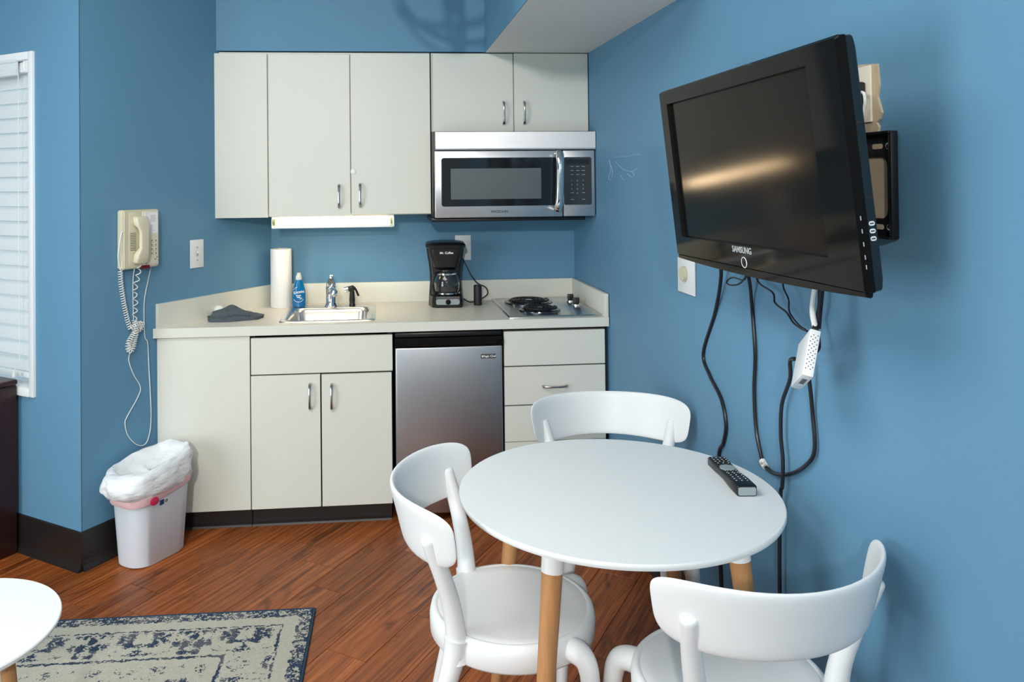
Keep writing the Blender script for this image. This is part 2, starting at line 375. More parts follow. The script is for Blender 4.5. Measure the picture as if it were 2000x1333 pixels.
b = MB(); b.box(-3.2, -3.1, -3.0, 4.7, 0, CEIL); struct(b.build('wall_far_left', 'wall_blue', smooth=0), 'blue wall on the far left of the room', 'wall')
# baseboards (dark vinyl cove)
def cove(L): return [(0, 0), (-.022, 0), (-.020, .006), (-.011, .022), (-.008, .04), (-.008, .150), (-.005, .155), (0, .155)]
bb = MB(); bb.prism(cove(0), -.55, .0095, 'x', Matrix.Translation(CP) @ Matrix.Rotation(RZ_W, 4, 'Z')); struct(bb.build('baseboard_window', 'black_base', smooth=0), 'black vinyl baseboard under the window wall', 'baseboard')
bb = MB(); bb.prism(cove(0), .0, .40, 'x', Matrix.Translation(CP) @ Matrix.Rotation(RZ_S, 4, 'Z')); struct(bb.build('baseboard_left', 'black_base', smooth=0), 'black vinyl baseboard on the angled wall', 'baseboard')
bb = MB(); bb.prism(cove(0), -3.6, 3.0, 'x', Matrix.Translation((XR, 0, 0)) @ Matrix.Rotation(-math.pi / 2, 4, 'Z')); bmesh.ops.transform(bb.bm, matrix=Matrix.Translation((xw(0) - XR, 0, 0)) @ Matrix.Translation((XR, 0, 0)) @ Matrix.Rotation(math.atan(WSL), 4, 'Z') @ Matrix.Translation((-XR, 0, 0)), verts=bb.bm.verts[:]); struct(bb.build('baseboard_right', 'black_base', smooth=0), 'black vinyl baseboard along the right wall', 'baseboard')
# wear marks on the right wall
for i, pts in enumerate(([(3.55, 1.648), (3.45, 1.652), (3.36, 1.648), (3.25, 1.655), (3.2, 1.650)], [(3.62, 1.64), (3.60, 1.60), (3.63, 1.56), (3.60, 1.55), (3.57, 1.585), (3.6, 1.62)], [(3.52, 1.63), (3.45, 1.605), (3.38, 1.59), (3.28, 1.585), (3.22, 1.60)], [(3.36, 1.575), (3.30, 1.56), (3.27, 1.572), (3.31, 1.585)], [(3.45, 1.57), (3.42, 1.55), (3.38, 1.555)])):
    b = MB(); b.tube(spline([(xw(y) - .0004, y, z) for y, z in pts], 5), .0010, 5); b.build('tape_residue', 'residue', wr)
# bare patch of wall behind the TV bracket
b = MB(); pat = [(1.615, 1.43), (1.93, 1.43), (1.93, 1.64), (1.70, 1.66), (1.70, 1.80), (1.605, 1.79), (1.600, 1.745), (1.606, 1.72), (1.598, 1.70), (1.592, 1.685), (1.600, 1.672), (1.610, 1.665), (1.602, 1.655), (1.606, 1.645), (1.575, 1.64), (1.56, 1.60), (1.56, 1.46)]
b.prism([(y * 1.02, CAMH + (z - CAMH) * 1.02) for y, z in pat], xw(1.8) - .0035, xw(1.8) + .0035, 'x'); b.build('bare_patch', 'beige_patch', wr, smooth=0)['label'] = 'beige patch of bare unpainted wall behind the bracket'
# ------------------------------------------------------------------ window + blind
wn = thing('window_1', 'white framed window behind the closed blind', 'window', CP, RZ_W); wn['kind'] = 'structure'
for nm, e in (('frame_side', (WX1 - .012, WX1 + .018, -.012, .11, WZ0 - .025, WZ1 + .022)), ('frame_side', (WX0 - .018, WX0 + .012, -.012, .11, WZ0 - .025, WZ1 + .022)), ('frame_head', (WX0 + .012, WX1 - .012, -.012, .11, WZ1 - .012, WZ1 + .022)), ('sill', (WX0 + .012, WX1 - .012, -.016, .11, WZ0 - .025, WZ0 + .012))):
    b = MB(); b.box(*e, bev=.003); b.build(nm, 'trim_white', wn, world=False)
b = MB(); b.box(WX0 + .012, WX1 - .012, .095, .10, WZ0 + .012, WZ1 - .012); b.build('pane', 'window_glass', wn, world=False, smooth=0)
b = MB(); b.box(WX0 + .012, WX1 - .012, .088, .108, 1.36, 1.40, bev=.003); b.build('meeting_rail', 'trim_white', wn, world=False)
bl = thing('window_blind', 'closed white horizontal slat blind in the left window', 'blind', CP + SD * .04 + Vector((0, 0, WZ0)), RZ_W)
def wl(b_, name, material, **k):
    # build in window-local coordinates under the blind
    me_m = Matrix.Translation(CP) @ Matrix.Rotation(RZ_W, 4, 'Z')
    bmesh.ops.transform(b_.bm, matrix=me_m, verts=b_.bm.verts[:]); return b_.build(name, material, bl, **k)
SX0, SX1 = WX0 + .02, -.322
first = None
for i in range(20):
    zc = 2.008 - i * .0643
    if zc < .745: break
    tilt = math.radians(72 if i < 18 else 60)
    m = Matrix.Translation(((SX0 + SX1) / 2, .045, zc)) @ Matrix.Rotation(tilt, 4, 'X')
    b = MB(); hw = (SX1 - SX0) / 2; rings = []
    for x in (-hw, hw): rings.append([(x, -.035, -.001), (x, -.018, .002), (x, 0, .003), (x, .018, .002), (x, .035, -.001), (x, .035, -.0035), (x, 0, .0), (x, -.035, -.0035)])
    b.loft(rings, True, m=m); wl(b, 'slat', 'blind_white')
b = MB(); b.box(SX0, SX1, .02, .07, .728, .750, bev=.004); wl(b, 'bottom_rail', 'blind_white')
b = MB(); b.box(SX0, -.335, .012, .075, 2.035, 2.080, bev=.003); wl(b, 'head_rail', 'trim_white')
b = MB(); b.prism([(.0, 2.02), (-.010, 2.024), (-.012, 2.045), (-.008, 2.05), (-.008, 2.075), (-.013, 2.08), (-.012, 2.092), (0, 2.092)], SX0, -.398, 'x'); wl(b, 'valance', 'blind_white')
b = MB(); b.tube(spline([(-.352, .004, 2.082), (-.362, .004, 2.066), (-.362, .004, 2.050), (-.350, .004, 2.034)], 5), .008, 8); b.box(-.352, -.335, .0, .012, 2.03, 2.086, bev=.003); wl(b, 'valance_clip', 'white_gloss')
b = MB(); b.tube(spline([(-.392, -.004, 2.03), (-.389, -.006, 1.5), (-.388, -.006, .90), (-.386, -.008, .80), (-.40, -.014, .775), (-.405, -.02, .76)], 6), .0016, 6); wl(b, 'pull_cord', 'cord_white')
b = MB(); b.lathe([(.002, .022), (.006, .018), (.008, 0)], 10, (-.405, -.02, .738)); wl(b, 'cord_tassel', 'cord_white')
# ------------------------------------------------------------------ dresser
dr = thing('dresser', 'dark mahogany brown dresser standing below the window', 'dresser', CP + SD * 0, RZ_W)
dr.location = CP - SD * .012; WM[dr] = Matrix.Translation(CP - SD * .012) @ Matrix.Rotation(RZ_W, 4, 'Z')
DX0, DX1, DZ = -1.42, -.382, .733
b = MB(); b.box(DX0, DX1, -.42, -.012, .0, DZ - .026, bev=.002); b.build('carcass', 'dresser', dr, world=False)
b = MB(); b.box(DX0 - .012, DX1 + .012, -.44, -.010, DZ - .024, DZ, bev=.010, seg=3); b.build('top', 'dresser', dr, world=False)
for j in range(3):
    z0 = .07 + j * .21
    b = MB(); b.box(DX0 + .03, DX1 - .03, -.437, -.421, z0, z0 + .195, bev=.004); f = b.build('drawer', 'dresser', dr, world=False)
    for x in (DX0 + .27, DX1 - .27):
        b = MB(); b.lathe([(.006, 0), (.006, .012), (.014, .018), (.012, .026), (0, .028)], 16, m=Matrix.Translation((x, -.437, z0 + .1)) @ Matrix.Rotation(math.pi / 2, 4, 'X')); b.build('knob', 'brass', f, world=False)
# ------------------------------------------------------------------ cabinets
def handle(parent, x, y, z, L=.122, vertical=True):
    pts = [(0, 0, -L / 2 + .006), (0, -.014, -L / 2 + .010), (0, -.024, -L / 4), (0, -.027, 0), (0, -.024, L / 4), (0, -.014, L / 2 - .010), (0, 0, L / 2 - .006)]
    R = [.0065, .0068, .0055, .0048, .0055, .0068, .0065]
    sp = spline(pts, 4); RR = []
    for i in range(len(sp)):
        t = i / (len(sp) - 1) * 6; k = min(int(t), 5); RR.append(R[k] + (R[k + 1] - R[k]) * (t - k))
    m = Matrix.Translation((x, y, z))
    if not vertical: m = m @ Matrix.Rotation(math.pi / 2, 4, 'Y')
    b = MB(); b.tube(sp, RR, 8, m=m); return b.build('handle', 'nickel', parent)
def front(parent, name, x0, x1, y, z0, z1, th=.018):
    b = MB(); b.box(x0, x1, y, y + th, z0, z1, bev=.0012, seg=1); f = b.build(name, 'laminate', parent)
    return f
uc = thing('wall_cabinet', 'tall cream wall cabinet with two doors above the sink light', 'cabinet', (-.27, 4.1, 1.388))
b = MB(); b.prism([(stub_x(YU + .02) + .006, YU + .02), (.250, YU + .02), (.250, YB - .001), (stub_x(YB) + .006, YB - .001)], 1.388, 2.192); b.build('carcass', 'laminate', uc, smooth=0)
f = front(uc, 'filler_panel', -.800, -.547, YU, 1.382, 2.184)
f = front(uc, 'door', -.541, -.147, YU, 1.385, 2.182); handle(f, -.203, YU, 1.482)
f = front(uc, 'door', -.142, .249, YU, 1.392, 2.186); handle(f, -.100, YU, 1.486)
b = MB(); b.lathe([(0, 0), (.013, .0006), (.014, .0018), (.012, .003), (0, .0034)], 18, m=Matrix.Translation((-.132, YU, 1.602)) @ Matrix.Rotation(math.pi / 2, 4, 'X')); b.build('door_bumper', 'white_gloss', uc)
u2 = thing('wall_cabinet', 'short cream wall cabinet with two doors above the microwave', 'cabinet', (.66, 4.1, 1.80))
b = MB(); b.box(.256, XR - .004, YU + .02, YB - .001, 1.797, 2.192); b.build('carcass', 'laminate', u2, smooth=0)
f = front(u2, 'door', .264, .667, YU, 1.795, 2.188); handle(f, .617, YU, 1.890)
f = front(u2, 'door', .672, XR - .005, YU, 1.795, 2.190); handle(f, .721, YU, 1.891)
# base units
YF = 3.656
bp = thing('base_cabinet', 'blank cream base panel cabinet beside the trash bin', 'cabinet', (-.8, 3.9, 0))
b = MB(); b.prism([(stub_x(3.676) + .008, 3.676), (-.592, 3.676), (-.592, YB - .02), (stub_x(YB - .02) + .008, YB - .02)], .088, .866); b.build('carcass', 'cab_inside', bp, smooth=0)
front(bp, 'front_panel', -.994, -.590, YF, .088, .864)
b = MB(); b.box(stub_x(3.705) + .035, -.592, 3.703, 3.72, 0, .088); b.prism([(3.703, 0), (3.688, 0), (3.692, .008), (3.703, .016)], stub_x(3.705) + .03, -.592, 'x'); b.build('toe_kick', 'black_base', bp, smooth=0)
sb = thing('base_cabinet', 'cream sink base cabinet with a false drawer and two doors', 'cabinet', (-.27, 3.9, 0))
b = MB(); b.box(-.588, -.570, 3.676, YB - .02, .088, .862); b.box(.028, .046, 3.676, YB - .02, .088, .862); b.box(-.57, .028, 3.676, YB - .02, .088, .106); b.box(-.57, .028, YB - .03, YB - .02, .106, .862); b.box(-.57, .028, 3.676, 3.69, .67, .72); b.build('carcass', 'cab_inside', sb, smooth=0)
front(sb, 'drawer_front', -.585, .048, YF, .690, .854)
f = front(sb, 'door', -.586, -.279, YF, .088, .684); handle(f, -.325, YF, .586)
f = front(sb, 'door', -.273, .043, YF, .088, .682); handle(f, -.228, YF, .582)
b = MB(); b.box(-.588, .040, 3.703, 3.72, 0, .088); b.prism([(3.703, 0), (3.688, 0), (3.692, .008), (3.703, .016)], -.588, .040, 'x'); b.build('toe_kick', 'black_base', sb, smooth=0)
db = thing('base_cabinet', 'cream drawer base cabinet below the cooktop', 'cabinet', (.8, 3.9, 0))
b = MB(); b.box(.560, XR - .012, 3.676, YB - .02, .088, .860); b.build('carcass', 'cab_inside', db, smooth=0)
for z0, z1 in ((.694, .853), (.514, .688), (.345, .508), (.092, .342)):
    f = front(db, 'drawer', .562, XR - .018, YF, z0, z1)
    if z0 == .514: handle(f, .797, YF, .597, L=.124, vertical=False)
b = MB(); b.box(.560, XR - .012, 3.703, 3.72, 0, .088); b.build('toe_kick', 'black_base', db, smooth=0)
# ------------------------------------------------------------------ mini fridge
fr = thing('mini_fridge', 'stainless steel mini fridge with black top between the base cabinets', 'fridge', (.305, 3.9, 0))
b = MB(); b.box(.058, .552, 3.69, YB - .03, .02, .845, bev=.004); b.build('body', 'black_plastic', fr)
b = MB(); b.box(.060, .551, 3.645, 3.688, .035, .795, bev=.008, seg=3); d = b.build('door', 'steel_vert', fr)
b = MB(); b.prism([(3.688, .797), (3.642, .797), (3.640, .808), (3.652, .826), (3.656, .834), (3.688, .836)], .058, .553, 'x'); h_ = b.build('door_cap', 'black_gloss', d, smooth=20)
b = MB(); b.tube(spline([(.064, 3.643, .822), (.09, 3.641, .815), (.115, 3.638, .805), (.3, 3.637, .804), (.5, 3.638, .805), (.525, 3.641, .815), (.549, 3.643, .822)], 5), .0035, 8); b.build('handle', 'black_gloss', d)
b = MB(); b.box(.060, .552, 3.660, 3.69, .838, .858, bev=.003); b.build('top_trim', 'black_plastic', fr)
for x in (.10, .51):
    b = MB(); b.lathe([(.016, 0), (.016, .02)], 16, (x, 3.71, 0)); b.build('foot', 'black_plastic', fr)
b = MB(); b.prism(rrect(.450, .523, .734, .757, .004), 3.6438, 3.6452, 'y'); bd = b.build('badge_rim', 'screw', d, smooth=0)
b = MB(); b.prism(rrect(.4515, .5215, .7355, .7555, .0035), 3.6430, 3.6440, 'y'); b.build('badge', 'print_dark', d, smooth=0)
text('badge_lettering', 'Magic Chef', .0135, 'print_white', d, WM[d].inverted() @ tf(.4905, 3.6428, .7455), bold=.0002)
b = MB(); b.prism([(.455, .748), (.4585, .7505), (.462, .748), (.4605, .744), (.4605, .740), (.4565, .740), (.4565, .744)], 3.6424, 3.6432, 'y'); b.build('badge_emblem', 'print_white', d, smooth=0)
# ------------------------------------------------------------------ countertop
SX = (-.440, -.060); SY = (3.735, 4.105)
ct = thing('countertop', 'beige laminate countertop with low backsplash', 'countertop', (0, 3.95, .867))
b = MB(); Z0, Z1 = .868, .910; yb_ = YB - .001; XE = XR - .002
sx = lambda y: stub_x(y) + .003
b.prism([(sx(Y0), Y0), (SX[0], Y0), (SX[0], yb_), (sx(yb_), yb_)], Z0, Z1)
b.box(SX[0], SX[1], Y0, SY[0], Z0, Z1); b.box(SX[0], SX[1], SY[1], yb_, Z0, Z1); b.box(SX[1], XE, Y0, yb_, Z0, Z1)
bmesh.ops.remove_doubles(b.bm, verts=b.bm.verts[:], dist=1e-5); b.build('worktop', 'counter', ct, smooth=0)
b = MB(); b.box(sx(Y0), XE, Y0 - .0012, Y0, Z0, Z1 - .001); b.build('front_edge', 'laminate', ct, smooth=0)
b = MB(); b.box(sx(yb_) + .02, XE - .02, yb_ - .02, yb_, Z1, 1.018, bev=.0015); b.build('backsplash', 'laminate', ct)
b = MB(); b.box(XE - .02, XE, Y0 + .001, yb_, Z1, 1.018, bev=.0015); b.build('backsplash', 'laminate', ct)
b = MB(); q0 = Vector((sx(Y0 + .012), Y0 + .012)); q1 = Vector((sx(yb_), yb_)); nn = Vector((SNR.x, SNR.y)) * .02
b.prism([tuple(q0), tuple(q0 + nn), tuple(q1 + nn), tuple(q1)], Z1, 1.018); b.build('backsplash', 'laminate', ct, smooth=0)
# ------------------------------------------------------------------ sink, faucet, sprayer
sk = thing('sink', 'small square stainless steel drop-in sink', 'sink', (-.25, 3.94, .91))
def rr3(x0, x1, y0, y1, r, z): return [(x, y, z) for x, y in rrect(x0, x1, y0, y1, r, 6)]
b = MB(); b.loft([rr3(-.470, -.030, 3.702, 4.190, .03, .9102), rr3(-.470, -.030, 3.702, 4.190, .03, .9125), rr3(-.464, -.036, 3.708, 4.184, .03, .9155), rr3(-.440, -.060, 3.734, 4.108, .05, .9150), rr3(-.436, -.064, 3.738, 4.104, .05, .912), rr3(-.430, -.070, 3.744, 4.098, .05, .895)], cap=False); b.build('rim', 'steel_sink', sk, smooth=50)
b = MB(); b.loft([rr3(-.4302, -.0698, 3.7438, 4.0982, .05, .896), rr3(-.424, -.076, 3.752, 4.092, .055, .80), rr3(-.412, -.088, 3.764, 4.080, .06, .772), rr3(-.385, -.115, 3.79, 4.05, .06, .762), rr3(-.29, -.21, 3.88, 3.96, .035, .758)], cap=False); b.build('basin', 'steel_sink', sk, smooth=60)
b = MB(); b.lathe([(.001, -.012), (.030, -.010), (.040, .002), (.048, .003), (.05, 0)], 24, (-.25, 3.92, .757)); b.build('drain', 'chrome', sk)
fc = thing('faucet', 'chrome single lever faucet at the back of the sink', 'faucet', (-.257, 4.145, .9155))
b = MB(); b.lathe([(.034, 0), (.034, .006), (.030, .014), (.0265, .02), (.0265, .085), (.028, .092), (.024, .104), (.016, .110), (0, .111)], 28, (-.257, 4.145, .9155)); b.build('body', 'chrome', fc)
b = MB(); b.tube(spline([(-.257, 4.14, .985), (-.252, 4.11, 1.000), (-.243, 4.07, 1.008), (-.236, 4.03, 1.004)], 5), [.017] * 10 + [.0165] * 6, 14, m=None); b.build('spout', 'chrome', fc)
b = MB(); b.lathe([(.0185, 0), (.0195, .006), (.0195, .022), (.017, .026), (.012, .026), (.011, .022), (0, .022)], 20, m=Matrix.Translation((-.2355, 4.028, 1.008)) @ Matrix.Rotation(math.radians(168), 4, 'X')); b.build('aerator', 'chrome', fc)
b = MB(); b.loft([[(-.257 + x * s, 4.145 + y * s + dy, .9155 + z) for x, y in rrect(-.024, .024, -.024, .024, .010, 3)] for s, z, dy in ((1, .104, 0), (.95, .118, -.002), (.62, .138, .008), (.42, .142, .016), (.40, .154, .020), (.36, .158, .022))]); b.build('lever', 'chrome', fc)
sy = thing('sink_sprayer', 'black hose sprayer with chrome tip beside the faucet', 'sprayer', (-.150, 4.150, .9155))
b = MB(); b.lathe([(.016, 0), (.016, .006), (.0135, .012), (.0155, .03), (.0135, .055), (.012, .072), (.011, .082)], 18, (-.150, 4.150, .9155)); b.build('grip', 'black_plastic', sy)
b = MB(); b.tube([(-.139, 4.150, .994), (-.152, 4.150, 1.004), (-.172, 4.148, 1.000)], [.0125, .0145, .0135], 14); b.build('head', 'black_plastic', sy)
b = MB(); b.tube([(-.170, 4.148, 1.001), (-.190, 4.147, .996)], [.0137, .0145], 16); n_ = b.build('nozzle', 'chrome', sy)
b = MB(); b.tube(spline([(-.152, 4.15, 1.016), (-.136, 4.15, 1.004), (-.124, 4.15, .980), (-.118, 4.15, .964)], 4), .0055, 8); b.build('trigger', 'black_plastic', sy)
# ------------------------------------------------------------------ under-cabinet light
ul = thing('under_cabinet_light', 'lit fluorescent strip light under the tall wall cabinet', 'light', (-.235, 4.03, 1.325))
b = MB(); b.box(-.535, .066, 4.030, 4.075, 1.334, 1.387, bev=.003); b.box(-.535, .066, 3.985, 4.032, 1.3795, 1.387, bev=.002); b.box(-.532, .060, 3.986, 3.990, 1.326, 1.3345, bev=.001); b.build('housing', 'trim_white', ul)
b = MB(); b.tube([(-.515, 4.008, 1.356), (.046, 4.008, 1.356)], .0185, 18); b.build('lamp_tube', 'tube_light', ul)
for x0, x1 in ((-.528, -.5155), (.0465, .058)):
    b = MB(); b.tube([(x0, 4.008, 1.356), (x1, 4.008, 1.356)], .0175, 16); b.build('tube_end', 'tube_cap', ul)
for x in (-.5345, .0625):
    b = MB(); b.box(x, x + .004, 3.988, 4.03, 1.328, 1.384, bev=.001); b.build('end_bracket', 'trim_white', ul)
# ------------------------------------------------------------------ microwave
YM = 3.84
mw = thing('microwave', 'stainless over-the-range microwave under the short wall cabinet', 'microwave', (.66, 4.05, 1.368))
MX0, MX1 = .258, XR - .003
b = MB(); b.box(MX0 - .004, MX1, YM + .035, YB - .004, 1.372, 1.793, bev=.003); b.build('body', 'black_plastic', mw)
b = MB(); b.box(MX0 - .012, MX1 - .04, YM + .05, YB - .01, 1.352, 1.371, bev=.004); b.build('underside_tray', 'black_plastic', mw)
b = MB(); b.prism([(YM + .034, 1.701), (YM - .006, 1.701), (YM - .007, 1.708), (YM - .005, 1.788), (YM + .034, 1.788)], MX0 + .008, MX1, 'x'); b.build('vent_panel', 'steel', mw, smooth=0)
b = MB(); b.box(MX0 + .004, .886, YM, YM + .034, 1.373, 1.697, bev=.004); do = b.build('door', 'steel', mw)
b = MB(); b.prism(rrect(.293, .884, 1.428, 1.663, .012), YM - .0015, YM + .002, 'y'); b.build('door_glass', 'glass_dark', do, smooth=0)
b = MB(); b.prism(rrect(.338, .781, 1.462, 1.611, .002), YM - .0022, YM, 'y'); b.build('viewing_window', 'micro_mesh', do, smooth=0)
hp = spline([(.867, YM, 1.682), (.867, YM - .030, 1.683), (.866, YM - .048, 1.66), (.864, YM - .056, 1.60), (.861, YM - .056, 1.49), (.857, YM - .048, 1.425), (.855, YM - .03, 1.405), (.855, YM, 1.405)], 5)
b = MB(); b.tube(hp, .0190, 16, flat=.6); b.build('handle', 'chrome', do)
b = MB(); b.box(.891, MX1 - .004, YM, YM + .034, 1.373, 1.697, bev=.004); cp_ = b.build('control_panel', 'steel', mw)
b = MB(); b.prism(rrect(.893, 1.032, 1.429, 1.663, .010), YM - .0015, YM + .002, 'y'); b.build('keypad', 'micro_panel', cp_, smooth=0)
b = MB(); b.prism(rrect(.903, 1.022, 1.628, 1.652, .003), YM - .0022, YM, 'y'); b.build('display', 'glass_dark', cp_, smooth=0)
K = WM[cp_].inverted()
for r, row in enumerate(('123', '456', '789', ' 0 ')):
    for c_, ch in enumerate(row):
        if ch != ' ': text('key_digit', ch, .0115, 'print_grey', cp_, K @ tf(.932 + c_ * .0285, YM - .0017, 1.5475 - r * .0205))
for r, z in enumerate((1.617, 1.597, 1.577, 1.488, 1.456)):
    for c_ in range(3):
        if r > 2 and c_ == 1: continue
        b = MB(); b.box(.926 + c_ * .0285, .942 + c_ * .0285, YM - .0021, YM - .001, z - .0011, z + .0011); b.build('key_legend', 'print_grey', cp_, smooth=0)
text('brand_lettering', 'FRIGIDAIRE', .0165, 'print_dark', do, WM[do].inverted() @ tf(.575, YM - .0006, 1.4005), xs=1.02, bold=.0002)
# ------------------------------------------------------------------ cooktop
ck = thing('cooktop', 'two burner electric coil cooktop set into the counter', 'cooktop', (.80, 3.96, .91))
CX0, CX1, CY0, CY1 = .588, 1.026, 3.674, 4.262
b = MB(); b.loft([[(x, y, z) for x, y in rrect(CX0 + i, CX1 - i, CY0 + i, CY1 - i, .006, 3)] for i, z in ((0, .9102), (0, .9150), (.004, .9190), (.012, .9190), (.017, .9165))] , cap=True); b.build('surface', 'steel_top', ck, smooth=25)
for i, (cx_, cy_, R) in enumerate(((.764, 4.120, .108), (.770, 3.862, .088))):
    b = MB(); b.lathe([(R * 1.16, 0), (R * 1.15, .004), (R * 1.06, .0055), (R * .95, .002), (R * .3, .0008)], 36, (cx_, cy_, .9165)); dp = b.build('drip_pan', 'drip', ck)
    pts = []; turns = 3.9
    for k in range(int(turns * 28) + 1):
        a = k / 28 * 2 * math.pi; r = R * (.23 + .73 * k / (turns * 28)); pts.append((cx_ + r * math.cos(a + 1), cy_ + r * math.sin(a + 1), .929))
    b = MB(); b.tube(pts, .0055, 8, flat=.8); b.build('coil', 'coil', dp)
    b = MB(); b.lathe([(R * .17, -.004), (R * .17, .003), (0, .0036)], 20, (cx_, cy_, .927)); b.build('coil_cap', 'steel_sink', dp)
    for a in range(3):
        t = math.radians(30 + 120 * a); b = MB(); b.tube([(cx_ + R * .2 * math.cos(t), cy_ + R * .2 * math.sin(t), .921), (cx_ + R * math.cos(t), cy_ + R * math.sin(t), .921)], .003, 6); b.build('coil_support', 'nickel', dp)
for x, y in ((.978, 4.085), (.976, 3.955)):
    b = MB(); b.lathe([(.021, 0), (.021, .006), (.019, .010), (.012, .012)], 22, (x, y, .9166)); k_ = b.build('knob', 'chrome', ck)
    b = MB(); b.lathe([(.0145, 0), (.0145, .004)], 20, (x, y, .9286)); b.box(x - .0155, x + .0155, y - .008, y + .008, .931, .958, bev=.003); b.build('knob_grip', 'black_plastic', k_)
# ------------------------------------------------------------------ counter clutter
pt = thing('paper_towel_roll', 'white paper towel roll standing in the counter corner', 'paper towel', (-.515, 4.195, .9102))
b = MB(); b.lathe([(.052, 0), (.0535, .004), (.0535, .296), (.052, .30), (.022, .30), (.021, .296), (.021, .004), (.022, 0), (.052, 0)], 36, (-.515, 4.195, .9105), cap=False); b.build('paper_sheet_roll', 'paper', pt)
b = MB(); b.lathe([(.0208, .002), (.0208, .298), (.0185, .298), (.0185, .002), (.0208, .002)], 24, (-.515, 4.195, .9105), cap=False); b.build('cardboard_core', 'card_tube', pt)
so = thing('dish_soap_bottle', 'blue dish soap bottle with clear cap on the sink rim', 'soap bottle', (-.420, 4.145, .9160))
def ov(cx, cy, rx, ry, z, n=28): return [(cx + rx * math.cos(2 * math.pi * i / n), cy + ry * math.sin(2 * math.pi * i / n), z) for i in range(n)]
b = MB(); b.loft([ov(-.42, 4.145, rx, ry, .9162 + z) for rx, ry, z in ((.028, .016, 0), (.033, .020, .003), (.034, .021, .010), (.0345, .0215, .045), (.034, .021, .07), (.030, .019, .095), (.023, .0165, .118), (.016, .014, .134), (.0145, .0135, .138))]); b.build('bottle', 'soap_blue', so, smooth=50)
b = MB(); b.loft([ov(-.42, 4.145, rx, ry, .9162 + z, 20) for rx, ry, z in ((.0155, .0145, .1385), (.0155, .0145, .152), (.013, .0125, .160), (.0105, .0105, .163), (.0105, .0105, .172), (.008, .008, .174))]); b.build('cap', 'cap_clear', so, smooth=40)
def curved_front(x, z, rx=.0345, ry=.0215): return 4.145 - ry * math.sqrt(max(0, 1 - ((x + .42) / rx) ** 2))
text('label_lettering', 'DAWN', .0165, 'print_white', so, WM[so].inverted() @ tf(-.418, 4.145 - .0222, .9162 + .076) @ Matrix.Rotation(.12, 4, 'Z'), bold=.0003)
for pts in ([(-.445, .088), (-.437, .098), (-.425, .103)], [(-.444, .040), (-.436, .031), (-.424, .0275), (-.412, .028), (-.402, .033), (-.397, .040)]):
    b = MB(); b.tube(spline([(x, curved_front(x, z) - .0004, .9162 + z) for x, z in pts], 5), .0009, 6); b.build('label_arc', 'print_white', so)
for x0, x1, z, h in ((-.432, -.408, .060, .003), (-.428, -.412, .052, .0045), (-.416, -.402, .047, .0018), (-.414, -.404, .042, .0018)):
    b = MB(); b.box(x0, x1, 4.145 - .0222, 4.145 - .0195, .9162 + z - h / 2, .9162 + z + h / 2); b.build('label_mark', 'print_white', so, smooth=0)
# folded grey dish towel
dt = thing('dish_towel', 'crumpled dark grey waffle dish towel on the counter', 'towel', (-.72, 3.90, .9102))
rnd = random.Random(3)
def towel_piece(name, cx, cy, ax, ay, hmax, z0, rot, seed, base):
    r_ = random.Random(seed); ph = [r_.uniform(0, 6.28) for _ in range(6)]
    NX, NR = 40, 9; rings = []
    bt = []
    for j in range(NR):
        f = j / (NR - 1); ring = []
        for i in range(NX):
            t = 2 * math.pi * i / NX; e = (abs(math.cos(t)) ** 3 + abs(math.sin(t)) ** 3) ** (-1 / 3)
            e *= 1 + .06 * math.sin(3 * t + ph[0]) + .035 * math.sin(7 * t + ph[1])
            rad = {0: .97, 1: 1.0}.get(j, 1 - ((f - .125) / .875) ** 1.7)
            x, y = ax * e * rad * math.cos(t), ay * e * rad * math.sin(t)
            zz = hmax * (0 if j == 0 else .55 if j == 1 else .62 + .38 * (1 - rad ** 2.0)) * (1 + (.16 * math.sin(x * 60 + ph[2] + y * 25) + .12 * math.sin(y * 85 + ph[3])) * (j > 0)) 
            zz *= base(x / ax)
            ring.append((cx + x * math.cos(rot) - y * math.sin(rot), cy + x * math.sin(rot) + y * math.cos(rot), z0 + max(zz, 0 if j == 0 else .002)))
        rings.append(ring)
    b = MB(); b.loft(rings); return b.build(name, 'towel', dt, smooth=60)
towel_piece('towel_fold', -.690, 3.852, .126, .075, .024, .9106, .18, 4, lambda s: 1.0)
towel_piece('towel_fold', -.698, 3.866, .103, .066, .040, .920, .25, 9, lambda s: .72 + .42 * math.cos((s + .25) * 2.2))
wb = MB(); wb.lathe([(.0, 0), (.012, .001), (.020, .010), (.0225, .021), (.019, .033), (.011, .040), (0, .042)], 20, (-.776, 3.916, .9250)); tag(wb.build('dish_sponge', 'white_gloss'), 'small rounded white object half hidden behind the grey towel', 'sponge')
# ------------------------------------------------------------------ coffee maker
KX, KY = .331, 4.130
cm = thing('coffee_maker', 'black drip coffee maker with glass carafe on the counter', 'coffee maker', (KX, KY, .9103), math.radians(-3))
def rr_ring(x0, x1, y0, y1, r, z): return [(x, y, z) for x, y in rrect(x0, x1, y0, y1, r, 5)]
b = MB(); b.loft([rr_ring(-w_, w_, -.02 - d_, .105, .02, z) for w_, d_, z in ((.088, 0, .0), (.084, 0, .06), (.080, 0, .12), (.081, 0, .17), (.086, .0, .215), (.093, 0, .26), (.098, 0, .300))]); b.build('rear_tower', 'black_plastic', cm, world=False, smooth=40)
b = MB(); b.loft([rr_ring(-w_, w_, -d_, .0, .03, z) for w_, d_, z in ((.050, .082, .196), (.062, .095, .205), (.072, .100, .235), (.082, .106, .270), (.086, .108, .298))]); hd = b.build('brew_head', 'black_plastic', cm, world=False, smooth=40)
b = MB(); b.loft([rr_ring(-w_, w_, -d_, .106, .035, z) for w_, d_, z in ((.094, .110, .299), (.101, .116, .306), (.102, .117, .316), (.096, .108, .324), (.070, .08, .329))]); b.build('lid', 'black_plastic', cm, world=False, smooth=40)
